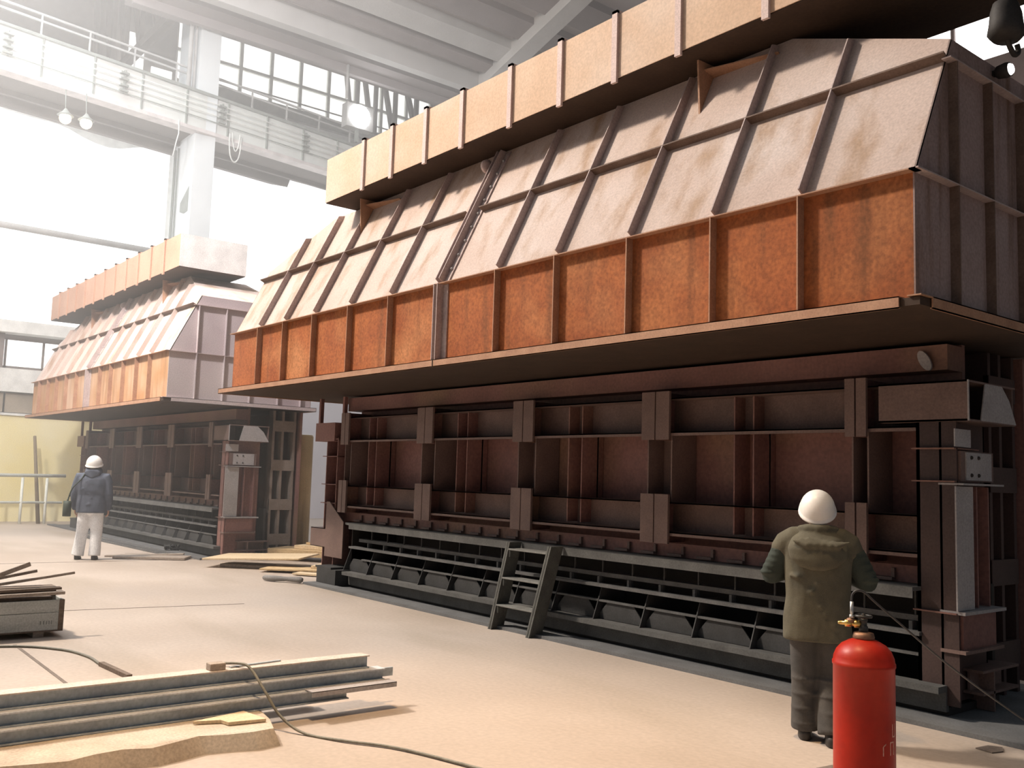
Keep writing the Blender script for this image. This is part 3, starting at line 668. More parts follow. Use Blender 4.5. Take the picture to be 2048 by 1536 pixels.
# crate of scrap at the left
cr = thing('wooden_crate', 'grey green wooden crate filled with scrap wood at the left edge', 'crate', (10.9, -1.6, 0))
cx0, cx1, cy0, cy1 = 10.55, 11.25, -2.72, -.2
obj('side_panel', MB().box(cx0, cx0 + .02, cy0, cy1, .07, .245).box(cx0, cx0 + .02, cy0, cy1, .25, .37), 'crate', cr, bevel=.003)
obj('side_panel', B(cx1 - .02, cx1, cy0, cy1, .07, .37), 'crate', cr)
obj('end_panel', B(cx0, cx1, cy0, cy0 + .02, .07, .37), 'crate', cr)
obj('end_panel', B(cx0, cx1, cy1 - .02, cy1, .07, .37), 'crate', cr)
obj('bottom', B(cx0, cx1, cy0, cy1, .055, .07), 'wood_dark', cr)
for y in (-2.55, -1.4, -.4): obj('skid', B(cx0 + .03, cx1 - .03, y, y + .1, 0, .055), 'wood_grey', cr)
obj('corner_strap', MB().box(cx0 - .004, cx0, cy0, cy0 + .05, .07, .37), 'wood_dark', cr)
obj('latch', MB().box(cx0 - .008, cx0, -1.95, -1.78, .28, .37).box(cx0 - .014, cx0, -1.92, -1.81, .30, .312), 'stencil', cr)
stn = MB(); rnd = random.Random(11)
for y0_, y1_, z_ in ((-1.35, -1.62, .19), (-1.3, -1.75, .13), (-1.9, -2.1, .14), (-2.5, -2.62, .13), (-1.05, -1.2, .12)):
    y = y0_
    while y > y1_:
        w_ = rnd.uniform(.008, .02); stn.box(cx0 - .0015, cx0, y, y - w_ * .5, z_, z_ + .035); y -= w_ + .012
obj('stencil_marks', stn, 'stencil', cr)
scr = [((10.60, -2.72, .435), (10.62, -.3, .40), .10, .03, 'wood_grey', 'long grey board laid along the front rim of the scrap crate'),
       ((10.66, -2.70, .475), (10.7, -.4, .445), .10, .025, 'wood_dark', 'dark board on the front grey board of the scrap crate'),
       ((11.0, -1.85, .492), (11.05, -.3, .492), .22, .04, 'wood_grey', 'wide pale board topmost at the back of the scrap crate'),
       ((10.82, -1.9, .515), (10.78, -2.42, .72), .045, .045, 'wood_grey', 'square stick pointing steeply up out of the scrap crate'),
       ((10.78, -1.8, .475), (10.72, -2.84, .62), .04, .025, 'wood_grey', 'thin lath sticking out past the right end of the scrap crate'),
       ((11.08, -1.9, .50), (11.05, -2.55, .62), .06, .03, 'wood_grey', 'short slanting batten between stick and lath in the scrap crate'),
       ((10.97, -2.71, .42), (10.96, -.21, .42), .20, .10, 'wood_dark', 'dark plank buried in the middle of the scrap crate'),
       ((10.68, -2.62, .37), (10.70, -1.9, .375), .12, .05, 'wood_dark', 'short dark block wedged under the boards at the crate corner')]
for p0, p1, w_, h_, m_, lab in scr:
    tag(obj('scrap_board', MB().bar(p0, p1, w_, h_), m_, org=p0, bevel=.003), lab, 'board', 'scrap wood in the crate')

# planks between the machines
def plank(p0, p1, w_, h_, m_, lab, name='plank'):
    return tag(obj(name, MB().bar(p0, p1, w_, h_), m_, org=((p0[0] + p1[0]) / 2, (p0[1] + p1[1]) / 2, min(p0[2], p1[2]) - h_ / 2), bevel=.004), lab, 'plank', 'planks between the machines')
plank((17.1, -6.95, .15), (15.85, -8.2, .21), 1.2, .03, 'wood_pale', 'broad pale board tilted over the front of the plank pile')
plank((17.9, -8.55, .16), (16.3, -9.6, .16), .75, .13, 'wood', 'thick tan timber at the back of the plank pile')
plank((17.5, -8.85, .265), (16.3, -9.65, .265), .5, .07, 'wood_pale', 'pale plank lying on the thick tan timber')
plank((17.4, -9.0, .33), (16.3, -9.7, .33), .3, .05, 'wood', 'topmost narrow plank of the pile, near the tank')
plank((15.75, -7.3, .05), (14.9, -8.1, .06), .5, .03, 'wood', 'splintered low board at the front right of the plank pile')
plank((15.3, -8.05, .10), (14.65, -8.6, .10), .45, .05, 'wood_pale', 'short tan board leaning at the machine foot beside the pile')
plank((14.95, -7.5, .03), (14.35, -7.9, .03), .25, .03, 'wood_pale', 'small pale board nearest the near machine foot')
plank((16.8, -7.0, .03), (16.1, -7.6, .03), .35, .05, 'wood_grey', 'grey board under the broad tilted one in the pile')
plank((15.9, -7.6, .02), (15.2, -8.3, .02), .7, .03, 'wood_dark', 'dark board lying lowest in the plank pile')
# long bars in front of the far machine
for i, (y, z, xa, xb, lab) in enumerate(((-6.72, .02, 19.2, 24.5, 'long bar nearest the viewer before the far machine'), (-6.80, .02, 19.3, 25.4, 'second long bar before the far machine'), (-6.88, .02, 18.9, 25.0, 'third long bar before the far machine, beside the kerb'))):
    tag(obj('steel_bar', MB().bar((xa, y - .03, z), (xb, y + .1, z), .05, .035), 'greybar', org=(xa, y, 0)), lab, 'bar', 'bars before the far machine')
tag(obj('floor_board', MB().bar((18.95, -5.75, .03), (18.2, -6.85, .03), .5, .045), 'wood_grey', org=(18.6, -6.3, .008), bevel=.004), 'wide grey board flat on the floor right of the far person', 'board', 'boards on the floor before the far machine')
tag(obj('floor_board', MB().bar((19.3, -5.65, .015), (18.55, -6.9, .075), .16, .025), 'wood_grey', org=(18.9, -6.2, .01), bevel=.004), 'narrow grey board resting across the wide floor board', 'board', 'boards on the floor before the far machine')
tg = MB(); rnd = random.Random(5)
for i in range(9):
    a = rnd.uniform(0, 6.28); r = rnd.uniform(.05, .14)
    tg.tube([(19.95 + r * math.cos(a + t * .5) + rnd.uniform(-.02, .02), -7.16 + r * 1.2 * math.sin(a + t * .5), .05 + rnd.uniform(0, .10)) for t in range(9)], .014, 5)
tg.ball((19.95, -7.16, .045), (.14, .15, .05), 10, 6)
tag(obj('wire_tangle', tg, 'dark_metal', org=(19.95, -7.16, .03)), 'dark tangle of wire on the floor before the far machine', 'wire')
# foot rag / sleeve at the near machine's corner
tag(obj('hose_end', MB().tube([(13.75, -6.98, .06), (14.0, -6.86, .055), (14.15, -6.72, .055), (14.35, -6.66, .05)], [.05, .035, .045, .04], 8, round_ends=True), 'hose_grey', org=(14, -6.8, 0)), 'short grey hose end on the floor at the near machine corner', 'hose')

# cables
def smooth(pts, k=8):
    P_ = [V(p) for p in pts]; out = []
    for i in range(len(P_) - 1):
        p0 = P_[max(i - 1, 0)]; p1 = P_[i]; p2 = P_[i + 1]; p3 = P_[min(i + 2, len(P_) - 1)]
        for j_ in range(k):
            t = j_ / k
            out.append(.5 * ((2 * p1) + (p2 - p0) * t + (2 * p0 - 5 * p1 + 4 * p2 - p3) * t * t + (3 * p1 - p0 - 3 * p2 + p3) * t ** 3))
    return out + [P_[-1]]
cab = smooth([(6.62, -2.68, .385), (6.46, -2.83, .40), (6.36, -2.88, .38), (6.2, -2.93, .24), (6.08, -2.99, .10), (5.9, -3.08, .014), (5.6, -3.22, .013), (5.27, -3.42, .013), (4.72, -3.58, .013), (4.0, -3.75, .013)])
tag(obj('cable', MB().tube(cab, .0095, 8), 'cable', org=(5.3, -3.4, 0)), 'grey cable snaking from the channel stack across the foreground floor', 'cable')
cab = smooth([(10.4, -1.0, .012), (10.15, -2.1, .012), (9.75, -2.5, .012), (9.3, -2.62, .012), (8.9, -2.62, .012), (8.75, -2.64, .012)])
tag(obj('cable', MB().tube(cab, .012, 6), 'cable', org=(9.6, -2.3, 0)), 'thin cable curving on the floor below the scrap crate', 'cable')
tag(obj('steel_rod', MB().bar((8.85, -2.62, .018), (8.2, -2.66, .018), .045, .035), 'wood_dark', org=(8.5, -2.64, 0)), 'short dark rod on the floor at the thin cable end', 'rod')

# ------------------------------------------------------------------ gas cylinder
CX, CY, CR = 2.645, -4.455, .147
gc = thing('gas_cylinder', 'red gas cylinder with brass valve in the right foreground', 'gas cylinder', (CX, CY, 0))
prof = [(.02, .02), (.10, .02), (.13, .03), (CR, .10), (CR, .30), (CR, .60), (CR, .868), (CR + .004, .872), (CR + .004, .888), (CR, .892), (CR - .003, .915), (CR - .016, .945), (CR - .040, .972), (CR - .075, .992), (.045, 1.003), (.02, 1.004)]
obj('body', MB().lathe(prof, (CX, CY, 0), 48), 'red', gc)
obj('foot_ring', MB().lathe([(.115, 0), (.12, 0), (.12, .06), (.115, .06)], (CX, CY, 0), 32), 'red', gc)
obj('neck_ring', MB().lathe([(.02, .998), (.05, .998), (.053, 1.01), (.048, 1.03), (.03, 1.035), (.02, 1.035)], (CX, CY, 0), 24), 'bronze', gc)
tov = V((-CX, -CY, 0)).normalized(); rtv = V((-tov.y, tov.x, 0))
def gp(a, bb, z): return V((CX, CY, z)) + rtv * a + tov * bb
vb = obj('valve_body', MB().lathe([(.014, 1.03), (.022, 1.035), (.022, 1.06), (.017, 1.065), (.017, 1.085), (.02, 1.088), (.02, 1.10)], (CX, CY, 0), 12), 'dark_metal', gc)
hw = MB()
hw.tube([gp(.038 * math.cos(2 * PI * i / 20), .038 * math.sin(2 * PI * i / 20), 1.112) for i in range(21)], .007, 6)
hw.tube([gp(-.036, 0, 1.112), gp(.036, 0, 1.112)], .005, 6); hw.tube([gp(0, 0, 1.095), gp(0, 0, 1.125)], .01, 8)
obj('handwheel', hw, 'dark_metal', gc)
def gx_lathe(prof_, z, b0=0.0):
    rings = []
    for r, a in prof_: rings.append([gp(a, b0 + r * math.cos(2 * PI * k_ / 12), z + r * math.sin(2 * PI * k_ / 12)) for k_ in range(12)])
    return MB().loft(rings)
obj('outlet', gx_lathe([(.006, -.122), (.008, -.115), (.010, -.11), (.010, -.09), (.018, -.088), (.018, -.06), (.013, -.058), (.013, -.045), (.020, -.043), (.020, -.018), (.012, -.016), (.012, 0)], 1.072), 'brass', gc)
obj('regulator', MB().ball(gp(-.06, -.005, 1.085), (.024, .024, .016), 12, 8), 'bronze', gc)
obj('outlet_pipe', MB().tube([gp(-.055, 0, 1.085), gp(-.055, 0, 1.18)], .009, 10).tube([gp(-.055, 0, 1.10), gp(-.055, 0, 1.115)], .013, 8), 'chrome', gc)
# worn painted letters, following the shell
def strokes(lines, a0, z0, wl, hl):
    mb = MB()
    for (u0, v0), (u1, v1) in lines:
        n_ = max(1, int(abs(u1 - u0) * 6)); t = .09
        for i in range(n_):
            ua, ub = u0 + (u1 - u0) * i / n_, u0 + (u1 - u0) * (i + 1) / n_
            va, vb_ = v0 + (v1 - v0) * i / n_, v0 + (v1 - v0) * (i + 1) / n_
            def pt(u, v, r):
                a = a0 + u * wl / CR
                dr = rtv * math.sin(a) + tov * math.cos(a)
                return V((CX, CY, z0 + v * hl)) + dr * r
            if abs(u1 - u0) < .01: q = [(ua - t, va), (ua + t, va), (ua + t, vb_), (ua - t, vb_)]
            else: q = [(ua, va - t * .6), (ub, vb_ - t * .6), (ub, vb_ + t * .6), (ua, va + t * .6)]
            mb.hexa([pt(u, v, CR - .002) for u, v in q] + [pt(u, v, CR + .0012) for u, v in q])
    return mb
PE = [((0, 0), (0, 1)), ((1, 0), (1, 1)), ((0, 1), (1, 1))]
U_ = [((0, 0), (0, 1)), ((1, 0), (1, 1)), ((0, 0), (1, 0))]
Cc = [((0, 0), (0, 1)), ((0, 1), (.8, 1)), ((0, 0), (.5, 0))]
obj('letter', strokes(PE, math.radians(54), .47, .026, .06), 'letter', gc)
obj('letter', strokes([((0, 0), (0, .8)), ((0, .8), (.6, 1))], math.radians(36), .47, .026, .055), 'letter', gc)
obj('letter', strokes(U_, math.radians(61), .555, .024, .06), 'letter', gc)
hz = smooth([gp(-.055, 0, 1.175), gp(-.052, 0, 1.215), gp(-.03, 0, 1.235), gp(.005, -.02, 1.228), gp(.06, -.06, 1.175), gp(.18, -.2, 1.06), gp(.42, -.6, .82), gp(.75, -1.2, .52), gp(1.05, -1.7, .28), gp(1.4, -2.0, .12), gp(1.9, -2.2, .05)])
tag(obj('gas_hose', MB().tube(hz, .0055, 8), 'rubber', org=gp(-.055, 0, 1.175)), 'thin black hose looping from the red cylinder valve to the machine', 'hose')
# dark stains / leaves by the floor edge
for (x, y, lab) in ((3.05, -6.72, 'dark scrap on the kerb right of the red cylinder'), (3.40, -5.36, 'dark scrap on the floor left of the red cylinder')):
    tag(obj('floor_scrap', MB().prism([(x, y, .001), (x + .12, y - .02, .001), (x + .1, y - .16, .001), (x + .02, y - .2, .001), (x - .03, y - .1, .001)], (0, 0, .008)), 'joint', org=(x, y, 0)), lab, 'scrap')
# things at the right by the near hood end
hk = thing('hook_block', 'black hoist hook block hanging by the near hood end', 'hoist', (2.85, -6.7, 4.87))
obj('block', MB().loft([[(2.85 + r * math.cos(2 * PI * k_ / 16) * .8, -6.70 + r * math.sin(2 * PI * k_ / 16), z) for k_ in range(16)] for r, z in ((.05, 5.23), (.10, 5.20), (.125, 5.13), (.135, 5.05), (.15, 4.98), (.11, 4.94))]), 'black', hk)
obj('chain', MB().tube([(2.85, -6.70, 5.2), (2.85, -6.66, 5.732)], .018, 8), 'black', hk)
obj('hook', MB().tube(smooth([(2.85, -6.72, 4.95), (2.85, -6.76, 4.90), (2.85, -6.83, 4.87), (2.85, -6.89, 4.91), (2.85, -6.87, 4.96)]), .02, 8), 'black', hk)
wl = thing('work_lamp', 'small bright round lamp on the near hood end plate', 'lamp', (3.1, -7.32, 4.99))
obj('lens', MB().lathe([(.01, -.02), (.035, -.018), (.045, .0), (.045, .02)], (3.09, -7.32, 4.99), 20, 'x'), 'lamp_white', wl)
obj('housing', MB().lathe([(.055, .0), (.06, .03), (.05, .09), (.02, .12)], (3.09, -7.32, 4.99), 20, 'x').box(3.12, 3.218, -7.34, -7.30, 4.97, 5.01), 'black', wl)

# ------------------------------------------------------------------ people
def person(name, label, pos, face, sc, cfg):
    root = thing(name, label, 'person', pos)
    f = V((face[0], face[1], 0)).normalized(); r = f.cross(V((0, 0, 1)))
    def W(p): return V(pos) + (r * p[0] + f * p[1] + V((0, 0, 1)) * p[2]) * sc
    def conv(mb):
        mb.v = [tuple(W(v)) for v in mb.v]; return mb
    def part(nm, mb, m, voxel=None, parent=None, sm=4, wr=0.0, seed=0):
        if wr:
            nv = []
            c_ = V((0, 0, 1))
            for v in mb.v:
                p = V(v); k_ = mnoise.noise(p * 7 + V((seed, 0, 0))) * wr + mnoise.noise(p * 17 + V((0, seed, 0))) * wr * .5
                q = V((p.x, p.y, 0)); q = q.normalized() if q.length > .01 else V((0, 0, 0))
                nv.append(tuple(p + q * k_))
            mb.v = nv
        o = obj(nm, conv(mb), m, parent or root)
        if voxel:
            md = o.modifiers.new('remesh', 'REMESH'); md.mode = 'VOXEL'; md.voxel_size = voxel * sc; md.use_smooth_shade = True
            if sm:
                s_ = o.modifiers.new('smooth', 'SMOOTH'); s_.iterations = sm; s_.factor = .5
        return o
    def ell(c, rx, ry, n=28, tilt=0.0, pw=2.0):
        out = []
        for k_ in range(n):
            a = 2 * PI * k_ / n; ca, sa = math.cos(a), math.sin(a)
            x = rx * abs(ca) ** (2 / pw) * (1 if ca >= 0 else -1); y = ry * abs(sa) ** (2 / pw) * (1 if sa >= 0 else -1)
            out.append((c[0] + x, c[1] + y, c[2] + y * tilt))
        return out
    SH, EL, WR = cfg['sh'], cfg['el'], cfg['wr']          # right side joints; mirrored or given for the left
    joints = {1: (V(SH), V(EL), V(WR)), -1: (V(cfg.get('shl', (-SH[0], SH[1], SH[2]))), V(cfg.get('ell', (-EL[0], EL[1], EL[2]))), V(cfg.get('wrl', (-WR[0], WR[1], WR[2]))))}
    HC = V(cfg['head']); tb = cfg['tilt']
    # --- body: one continuous mesh
    b = MB()
    b.loft([ell((0, .0, z), rx, ry) for z, rx, ry in ((.84, .12, .08), (.90, .165, .11), (1.0, .155, .105), (1.12, .14, .10), (1.28, .165, .11), (1.38, .175, .10), (1.44, .11, .08), (1.475, .055, .055))])
    b.tube([(0, -.005, 1.44), (0, .005, 1.50), HC + V((0, -.01, -.06))], [.06, .055, .055], 14)
    b.ball(HC, (.075, .095, .115), 20, 14)                                              # skull and face
    ft_ = V((0, math.cos(tb), math.sin(tb))); ut = V((0, -math.sin(tb), math.cos(tb)))
    def hp(x, y, z): return HC + V((x, 0, 0)) + ft_ * y + ut * z
    b.ball(hp(0, .055, -.07), (.045, .045, .045), 12, 8)
    b.tube([hp(0, .085, .02), hp(0, .112, -.025)], [.010, .017], 8, round_ends=True)     # nose
    b.tube([hp(-.03, .09, -.062), hp(0, .099, -.062), hp(.03, .09, -.062)], [.008, .011, .008], 8, round_ends=True)
    for s in (-1, 1):
        b.tube([hp(s * .076, -.005, .025), hp(s * .082, -.012, -.005), hp(s * .074, .0, -.035)], [.014, .016, .010], 8, round_ends=True)
        sh, el, wr = joints[s]
        b.tube([sh + V((-s * .06, 0, -.02)), sh, sh.lerp(el, .5), el, el.lerp(wr, .4), wr], [.05, .055, .048, .042, .04, .028], 14, round_ends=True)
        # hand: palm, four fingers, thumb
        dr = (wr - el).normalized(); side = V((s, 0, 0)) if abs(dr.z) > .7 else V((0, 0, 1))
        ac = dr.cross(side).normalized(); ac = ac if abs(dr.z) < .7 else V((0, 1, 0))
        nrm_ = dr.cross(ac).normalized()
        inw = nrm_ if nrm_.dot(V((-s, 0, 0))) > 0 else -nrm_
        pc = wr + dr * .055
        b.loft([[wr + dr * t + ac * (w_ * math.cos(2 * PI * k_ / 14)) + inw * (.014 * math.sin(2 * PI * k_ / 14)) for k_ in range(14)] for t, w_ in ((-.01, .026), (.03, .036), (.07, .042), (.10, .040))])
        for q, (off, ln_) in enumerate(((.032, .07), (.011, .08), (-.011, .075), (-.032, .058))):
            p0 = wr + dr * .09 + ac * off; p1 = p0 + dr * ln_ * .5 + inw * .008; p2 = p1 + dr * ln_ * .3 + inw * .02; p3 = p2 + dr * ln_ * .12 + inw * .02
            b.tube([p0, p1, p2, p3], [.0095, .009, .0085, .0075], 8, round_ends=True)
        t0 = wr + dr * .03 + ac * .03
        b.tube([t0, t0 + ac * .028 + dr * .025 + inw * .01, t0 + ac * .036 + dr * .055 + inw * .022], [.013, .011, .009], 8, round_ends=True)
        hx_, an = cfg['hip'][s], cfg['ank'][s]
        hp_, kn_, ak_ = V((hx_, 0, .88)), V(cfg['kne'][s]), V((an[0], an[1], .09))
        b.tube([hp_, hp_.lerp(kn_, .5), kn_, kn_.lerp(ak_, .35), ak_], [.085, .075, .055, .055, .04], 14, round_ends=True)
        b.tube([ak_ + V((0, -.03, -.04)), ak_ + V((0, .06, -.05)), ak_ + V((0, .14, -.06))], [.035, .035, .025], 10, round_ends=True)
    body = part('body', b, 'skin', .0075, sm=2)
    for s in (-1, 1):
        part('eye', MB().ball(hp(s * .03, .083, .008), .0125, 12, 8), 'white_eye')
    # --- hair
    hmb = MB().loft([ell((HC.x, HC.y - .012, HC.z + z), rx, ry, 24) for z, rx, ry in ((-.06, .062, .07), (-.02, .080, .092), (.04, .083, .10), (.09, .07, .085), (.12, .03, .04))])
    part('hair', hmb, 'hair')
    # --- jacket
    jz = cfg['hem']; w_ = cfg['bulk']
    J = MB()
    J.loft([ell((0, y_, z), rx * w_, ry * w_, 36, pw=2.4) for z, rx, ry, y_ in (
        (jz, .245, .165, 0), (jz + .03, .25, .17, 0), (jz + .16, .245, .165, 0), (jz + .30, .235, .16, -.005), (1.18, .24, .165, -.01), (1.30, .255, .165, -.015), (1.38, .25, .15, -.015), (1.43, .215, .125, -.01), (1.465, .14, .10, -.005), (1.49, .095, .085, 0))])
    for s in (-1, 1):
        sh, el, wr = joints[s]
        if not cfg.get('dark_sleeve'):
            J.tube([sh + V((-s * .09, 0, .0)), sh, sh.lerp(el, .35), sh.lerp(el, .75), el, el.lerp(wr, .35), el.lerp(wr, .8), wr], [.075, .088, .085, .078, .074, .07, .058, .05], 18, round_ends=True)
        else:
            J.tube([sh + V((-s * .12, -.01, .02)), sh + V((-s * .04, -.01, .005)), sh + V((s * .012, 0, -.03)), sh.lerp(el, .3)], [.08, .088, .092, .088], 18, round_ends=True)
    # fold rolls on the back
    rnd_ = random.Random(cfg['seed'])
    for i in range(7):
        z = jz + .12 + i * .07 + rnd_.uniform(-.02, .02); x = rnd_.uniform(-.14, .12); l_ = rnd_.uniform(.07, .15); dz = rnd_.uniform(-.04, .05)
        yb = -.158 * w_ - .002
        J.tube([(x - l_ / 2, yb + .02, z), (x, yb, z + dz * .5), (x + l_ / 2, yb + .02, z + dz)], [.008, .02, .008], 8, round_ends=True)
    jk = part('jacket', J, cfg['jm'], .012, sm=2, wr=.014, seed=cfg['seed'])
    if cfg.get('dark_sleeve'):
        for s in (-1, 1):
            sh, el, wr = joints[s]
            sl_ = MB().tube([sh.lerp(el, .24), sh.lerp(el, .35), sh.lerp(el, .75), el, el.lerp(wr, .35), el.lerp(wr, .8), wr], [.07, .084, .08, .078, .072, .062, .052], 18, round_ends=True)
            for i in range(5):
                q = sh.lerp(el, .3 + i * .16); sl_.ball(q + V((s * .012, -.006, 0)), (.082, .082, .03), 14, 8)
            part('sleeve', sl_, cfg['dark_sleeve'], .012, sm=3)
    # hood lying on the back
    Hd = MB()
    if cfg['hood'] == 'big':
        Hd.loft([ell((0, y_, z), rx, ry, 26, tilt=.15) for z, rx, ry, y_ in ((1.20, .05, .02, -.185), (1.225, .13, .045, -.18), (1.28, .19, .07, -.165), (1.35, .205, .085, -.14), (1.42, .175, .095, -.10), (1.465, .13, .10, -.05), (1.49, .10, .09, -.02))])
        for i in range(5):
            x0_ = -.16 + i * .05
            Hd.tube([(x0_, -.19, 1.42 - abs(i - 2) * .01), (x0_ + .09, -.225, 1.37), (x0_ + .17, -.2, 1.40)], [.012, .022, .012], 8, round_ends=True)
        Hd.tube([(-.12, -.05, 1.475), (-.06, -.1, 1.485), (0, -.12, 1.48), (.06, -.1, 1.485), (.12, -.05, 1.475)], [.03, .034, .034, .034, .03], 10, round_ends=True)
    else:
        for dz, rr in ((1.50, .115), (1.54, .105)):
            Hd.tube([(rr * math.sin(a), -rr * math.cos(a) * .9 + .0, dz - .03 * math.cos(a)) for a in [-2.4 + 4.8 * i / 16 for i in range(17)]], .032, 10, round_ends=True)
        Hd.loft([ell((0, -.10, z), rx, .07, 20) for z, rx in ((1.40, .05), (1.44, .12), (1.50, .13), (1.54, .09))])
    part('hood', Hd, cfg['jm'], .012, sm=3, wr=.004, seed=3)
    # --- trousers and boots
    T = MB(); tw = cfg['tw']
    T.loft([ell((0, 0, z), rx, ry, 28) for z, rx, ry in ((.78, .15, .11), (.84, .175, .125), (.95, .175, .125), (1.02, .16, .11))])
    for s in (-1, 1):
        hx_, an = cfg['hip'][s], cfg['ank'][s]; kn = V(cfg['kne'][s]); a_ = V((an[0], an[1], .07)); h0 = V((hx_, 0, .86))
        T.tube([h0, h0.lerp(kn, .5), kn, kn.lerp(a_, .4), kn.lerp(a_, .8), a_], [.105 * tw, .098 * tw, .086 * tw, .084 * tw, .088 * tw, .09 * tw], 18)
        if cfg['folds']:
            for i in range(4):
                c_ = kn.lerp(a_, .1 + i * .26); T.ball(c_ + V((0, -.008, 0)), (.089 * tw, .093 * tw, .02), 16, 8)
        bt = MB()
        bt.tube([a_ + V((0, -.05, -.025)), a_ + V((0, .03, -.025)), a_ + V((0, .12, -.04)), a_ + V((0, .17, -.042))], [.045, .05, .042, .03], 12, round_ends=True)
        bt.tube([a_ + V((0, -.015, .06)), a_ + V((0, -.015, -.01))], [.052, .05], 12)
        bt.loft([ell((a_.x, a_.y + .05, z), .05, .135, 20, pw=2.6) for z in (.001, .022)])
        part('boot', bt, 'boots', .009, sm=2)
    part('trousers', T, cfg['tm'], .012, sm=3, wr=.006, seed=5)
    # --- helmet
    hm = MB(); rings = []
    hr_, n_ = cfg['hr'], 28
    tl = cfg['htilt']; hf = V((0, math.cos(tl), math.sin(tl))); hu = V((0, -math.sin(tl), math.cos(tl)))
    hc = HC + hu * .03
    for rr, z in [(1.07, -.034), (1.09, -.028), (1.08, -.018), (1.01, -.012)] + [(math.cos(a) if a < 1.55 else .02, .135 * math.sin(a)) for a in [PI / 2 * i / 10 for i in range(11)]]:
        rings.append([hc + V((1, 0, 0)) * (hr_ * rr * math.cos(2 * PI * k_ / n_)) + hf * (hr_ * rr * 1.12 * math.sin(2 * PI * k_ / n_) + (.025 if rr > 1.05 and math.sin(2 * PI * k_ / n_) > .3 else 0)) + hu * (z * cfg.get('hh', 1)) for k_ in range(n_)])
    hm.loft(rings)
    he = part('helmet', hm, 'helmet')
    return root, W

ca = dict(sh=(.195, -.01, 1.40), el=(.335, .04, 1.12), ell=(-.315, .04, 1.14), wr=(.14, .30, 1.19), head=(.0, .01, 1.60), tilt=.35, htilt=.62, hr=.122, hem=.70, bulk=.95,
          jm='jacket_olive', dark_sleeve='sleeve_dark', hood='big', tm='trousers_dark', tw=1.1, folds=True, seed=2,
          hip={1: .085, -1: -.085}, kne={1: (.085, .03, .47), -1: (-.085, .02, .47)}, ank={1: (.095, -.08), -1: (-.085, .06)})
person('person', 'person in olive jacket and white helmet seen from behind by the red cylinder', (3.886, -5.954, 0), (.56, -.83), .985, ca)
cb_ = dict(sh=(.215, -.01, 1.41), el=(.275, -.02, 1.13), wr=(.27, .06, .88), head=(.0, .01, 1.61), tilt=.2, htilt=.25, hr=.132, hem=.80, bulk=.98, hh=1.1,
           jm='jacket_blue', hood='small', tm='trousers_white', tw=1.12, folds=False, seed=9,
           hip={1: .09, -1: -.09}, kne={1: (.11, .02, .47), -1: (-.12, .03, .47)}, ank={1: (.11, -.02), -1: (-.17, .03)})
p2, W2 = person('person', 'person in navy jacket, white trousers and white helmet near the far machine', (18.75, -5.17, 0), (.90, -.43), 1.08, cb_)
bg = MB(); 
bg.loft([[(-.345 + .065 * math.cos(2 * PI * k_ / 16), -.19 + .09 * math.sin(2 * PI * k_ / 16) * w_, z) for k_ in range(16)] for z, w_ in ((.74, .7), (.76, 1.1), (.85, 1.15), (.95, .9), (1.0, .4))])
bg.v = [tuple(W2(v)) for v in bg.v]
bgo = thing('shoulder_bag', 'dark green shoulder bag at the left hip of the far person', 'bag', W2((-.345, -.19, .74)))
obj('pouch', bg, 'bag', bgo)
st_ = MB().tube(smooth([(-.345, -.19, .98), (-.29, -.19, 1.2), (-.17, -.155, 1.36), (-.12, -.11, 1.46), (-.11, .0, 1.495), (-.15, .12, 1.40), (-.36, .10, 1.1), (-.37, -.10, 1.0), (-.345, -.19, .98)]), .011, 6)
st_.v = [tuple(W2(v)) for v in st_.v]
obj('strap', st_, 'bag', bgo)

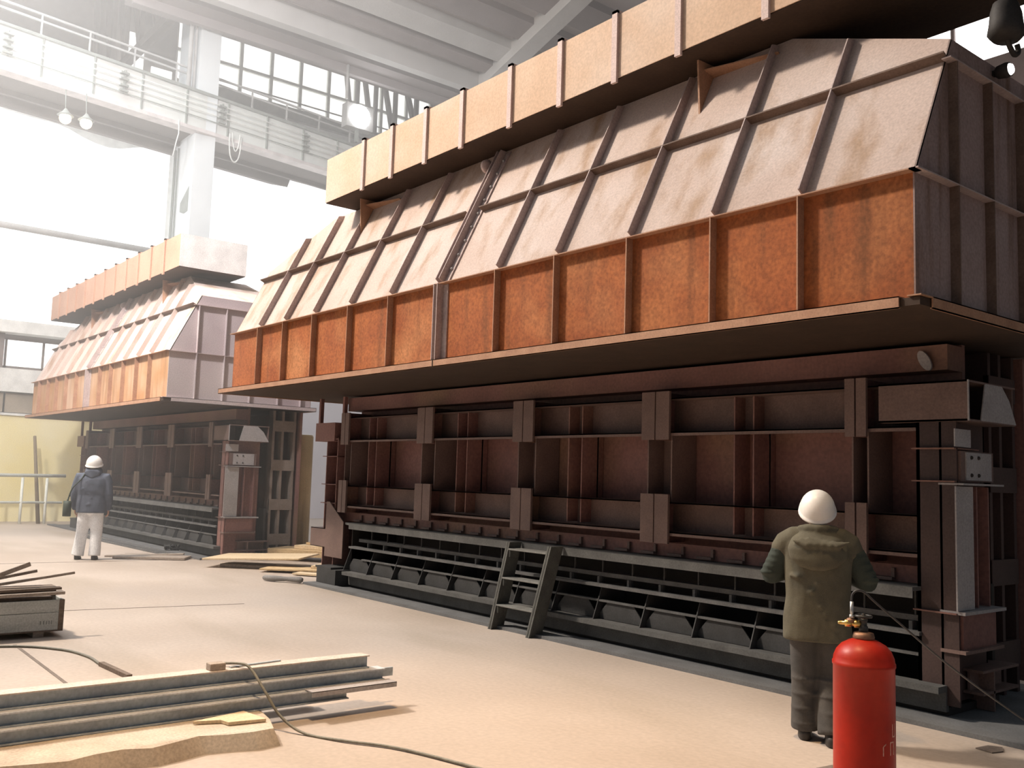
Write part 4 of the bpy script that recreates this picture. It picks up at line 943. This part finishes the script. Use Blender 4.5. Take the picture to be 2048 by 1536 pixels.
# ------------------------------------------------------------------ light
w = bpy.data.worlds.new('hall_air'); SC.world = w; w.use_nodes = True
w.node_tree.nodes['Background'].inputs[0].default_value = (.76, .88, 1.0, 1)
w.node_tree.nodes['Background'].inputs[1].default_value = .15
def area(name, loc, target, size, energy, col, size_y=None):
    l = bpy.data.lights.new(name, 'AREA'); l.energy = energy; l.color = col; l.size = size
    if size_y: l.shape = 'RECTANGLE'; l.size_y = size_y
    o = bpy.data.objects.new(name, l); COL.objects.link(o); o.location = loc
    o.rotation_euler = (V(target) - V(loc)).to_track_quat('-Z', 'Y').to_euler(); return o
def spot(name, loc, target, energy, col, ang, blend, rad=.5):
    l = bpy.data.lights.new(name, 'SPOT'); l.energy = energy; l.color = col; l.spot_size = math.radians(ang); l.spot_blend = blend; l.shadow_soft_size = rad
    o = bpy.data.objects.new(name, l); COL.objects.link(o); o.location = loc
    o.rotation_euler = (V(target) - V(loc)).to_track_quat('-Z', 'Y').to_euler(); return o
area('roof_lamp_key', (18.8, 3.2, 17), (8, -6, 3), 1.5, 6600, (1.0, .86, .72))
area('skylight_strip', (25, -2, 19), (17, -5, 0), 9, 3300, (.93, .96, 1.0), 14)
area('overhead_fill', (13, 1.5, 16.5), (16, -7, 2), 9, 500, (.96, .97, 1.0), 7)  # unseen soft fill added overhead to lift slope and floor
spot('far_fill_spot', (12, 2, 14), (25, -9, 8), 17500, (1.0, .97, .97), 72, .6)  # unseen spot added to brighten the far hood end and girder
spot('warm_floor_fill', (4.6, -2.0, 12.5), (4.6, -2.6, 0), 5200, (1.0, .66, .36), 46, .9)  # unseen downward spot added to warm the foreground floor
# dusty air of the far half of the hall
hz_ = obj('dust_haze', MB().box(13.0, 60, -44, 15, .0, 31), 'floor')
hm_ = bpy.data.materials.new('dusty_air'); hm_.use_nodes = True; nt_ = hm_.node_tree; nt_.nodes.clear()
vs_ = nt_.nodes.new('ShaderNodeVolumePrincipled'); vs_.inputs['Density'].default_value = .019; vs_.inputs['Color'].default_value = (1, .99, .98, 1); vs_.inputs['Anisotropy'].default_value = .3
no_ = nt_.nodes.new('ShaderNodeOutputMaterial'); nt_.links.new(vs_.outputs[0], no_.inputs['Volume'])
hz_.data.materials.clear(); hz_.data.materials.append(hm_); hz_['kind'] = 'stuff'; tag(hz_, 'pale dusty haze hanging in the far bright half of the hall', 'haze')

SC.view_settings.view_transform = 'Standard'; SC.view_settings.look = 'None'
SC.view_settings.exposure = 0.0; SC.view_settings.gamma = 1.0; SC.view_settings.use_curve_mapping = False
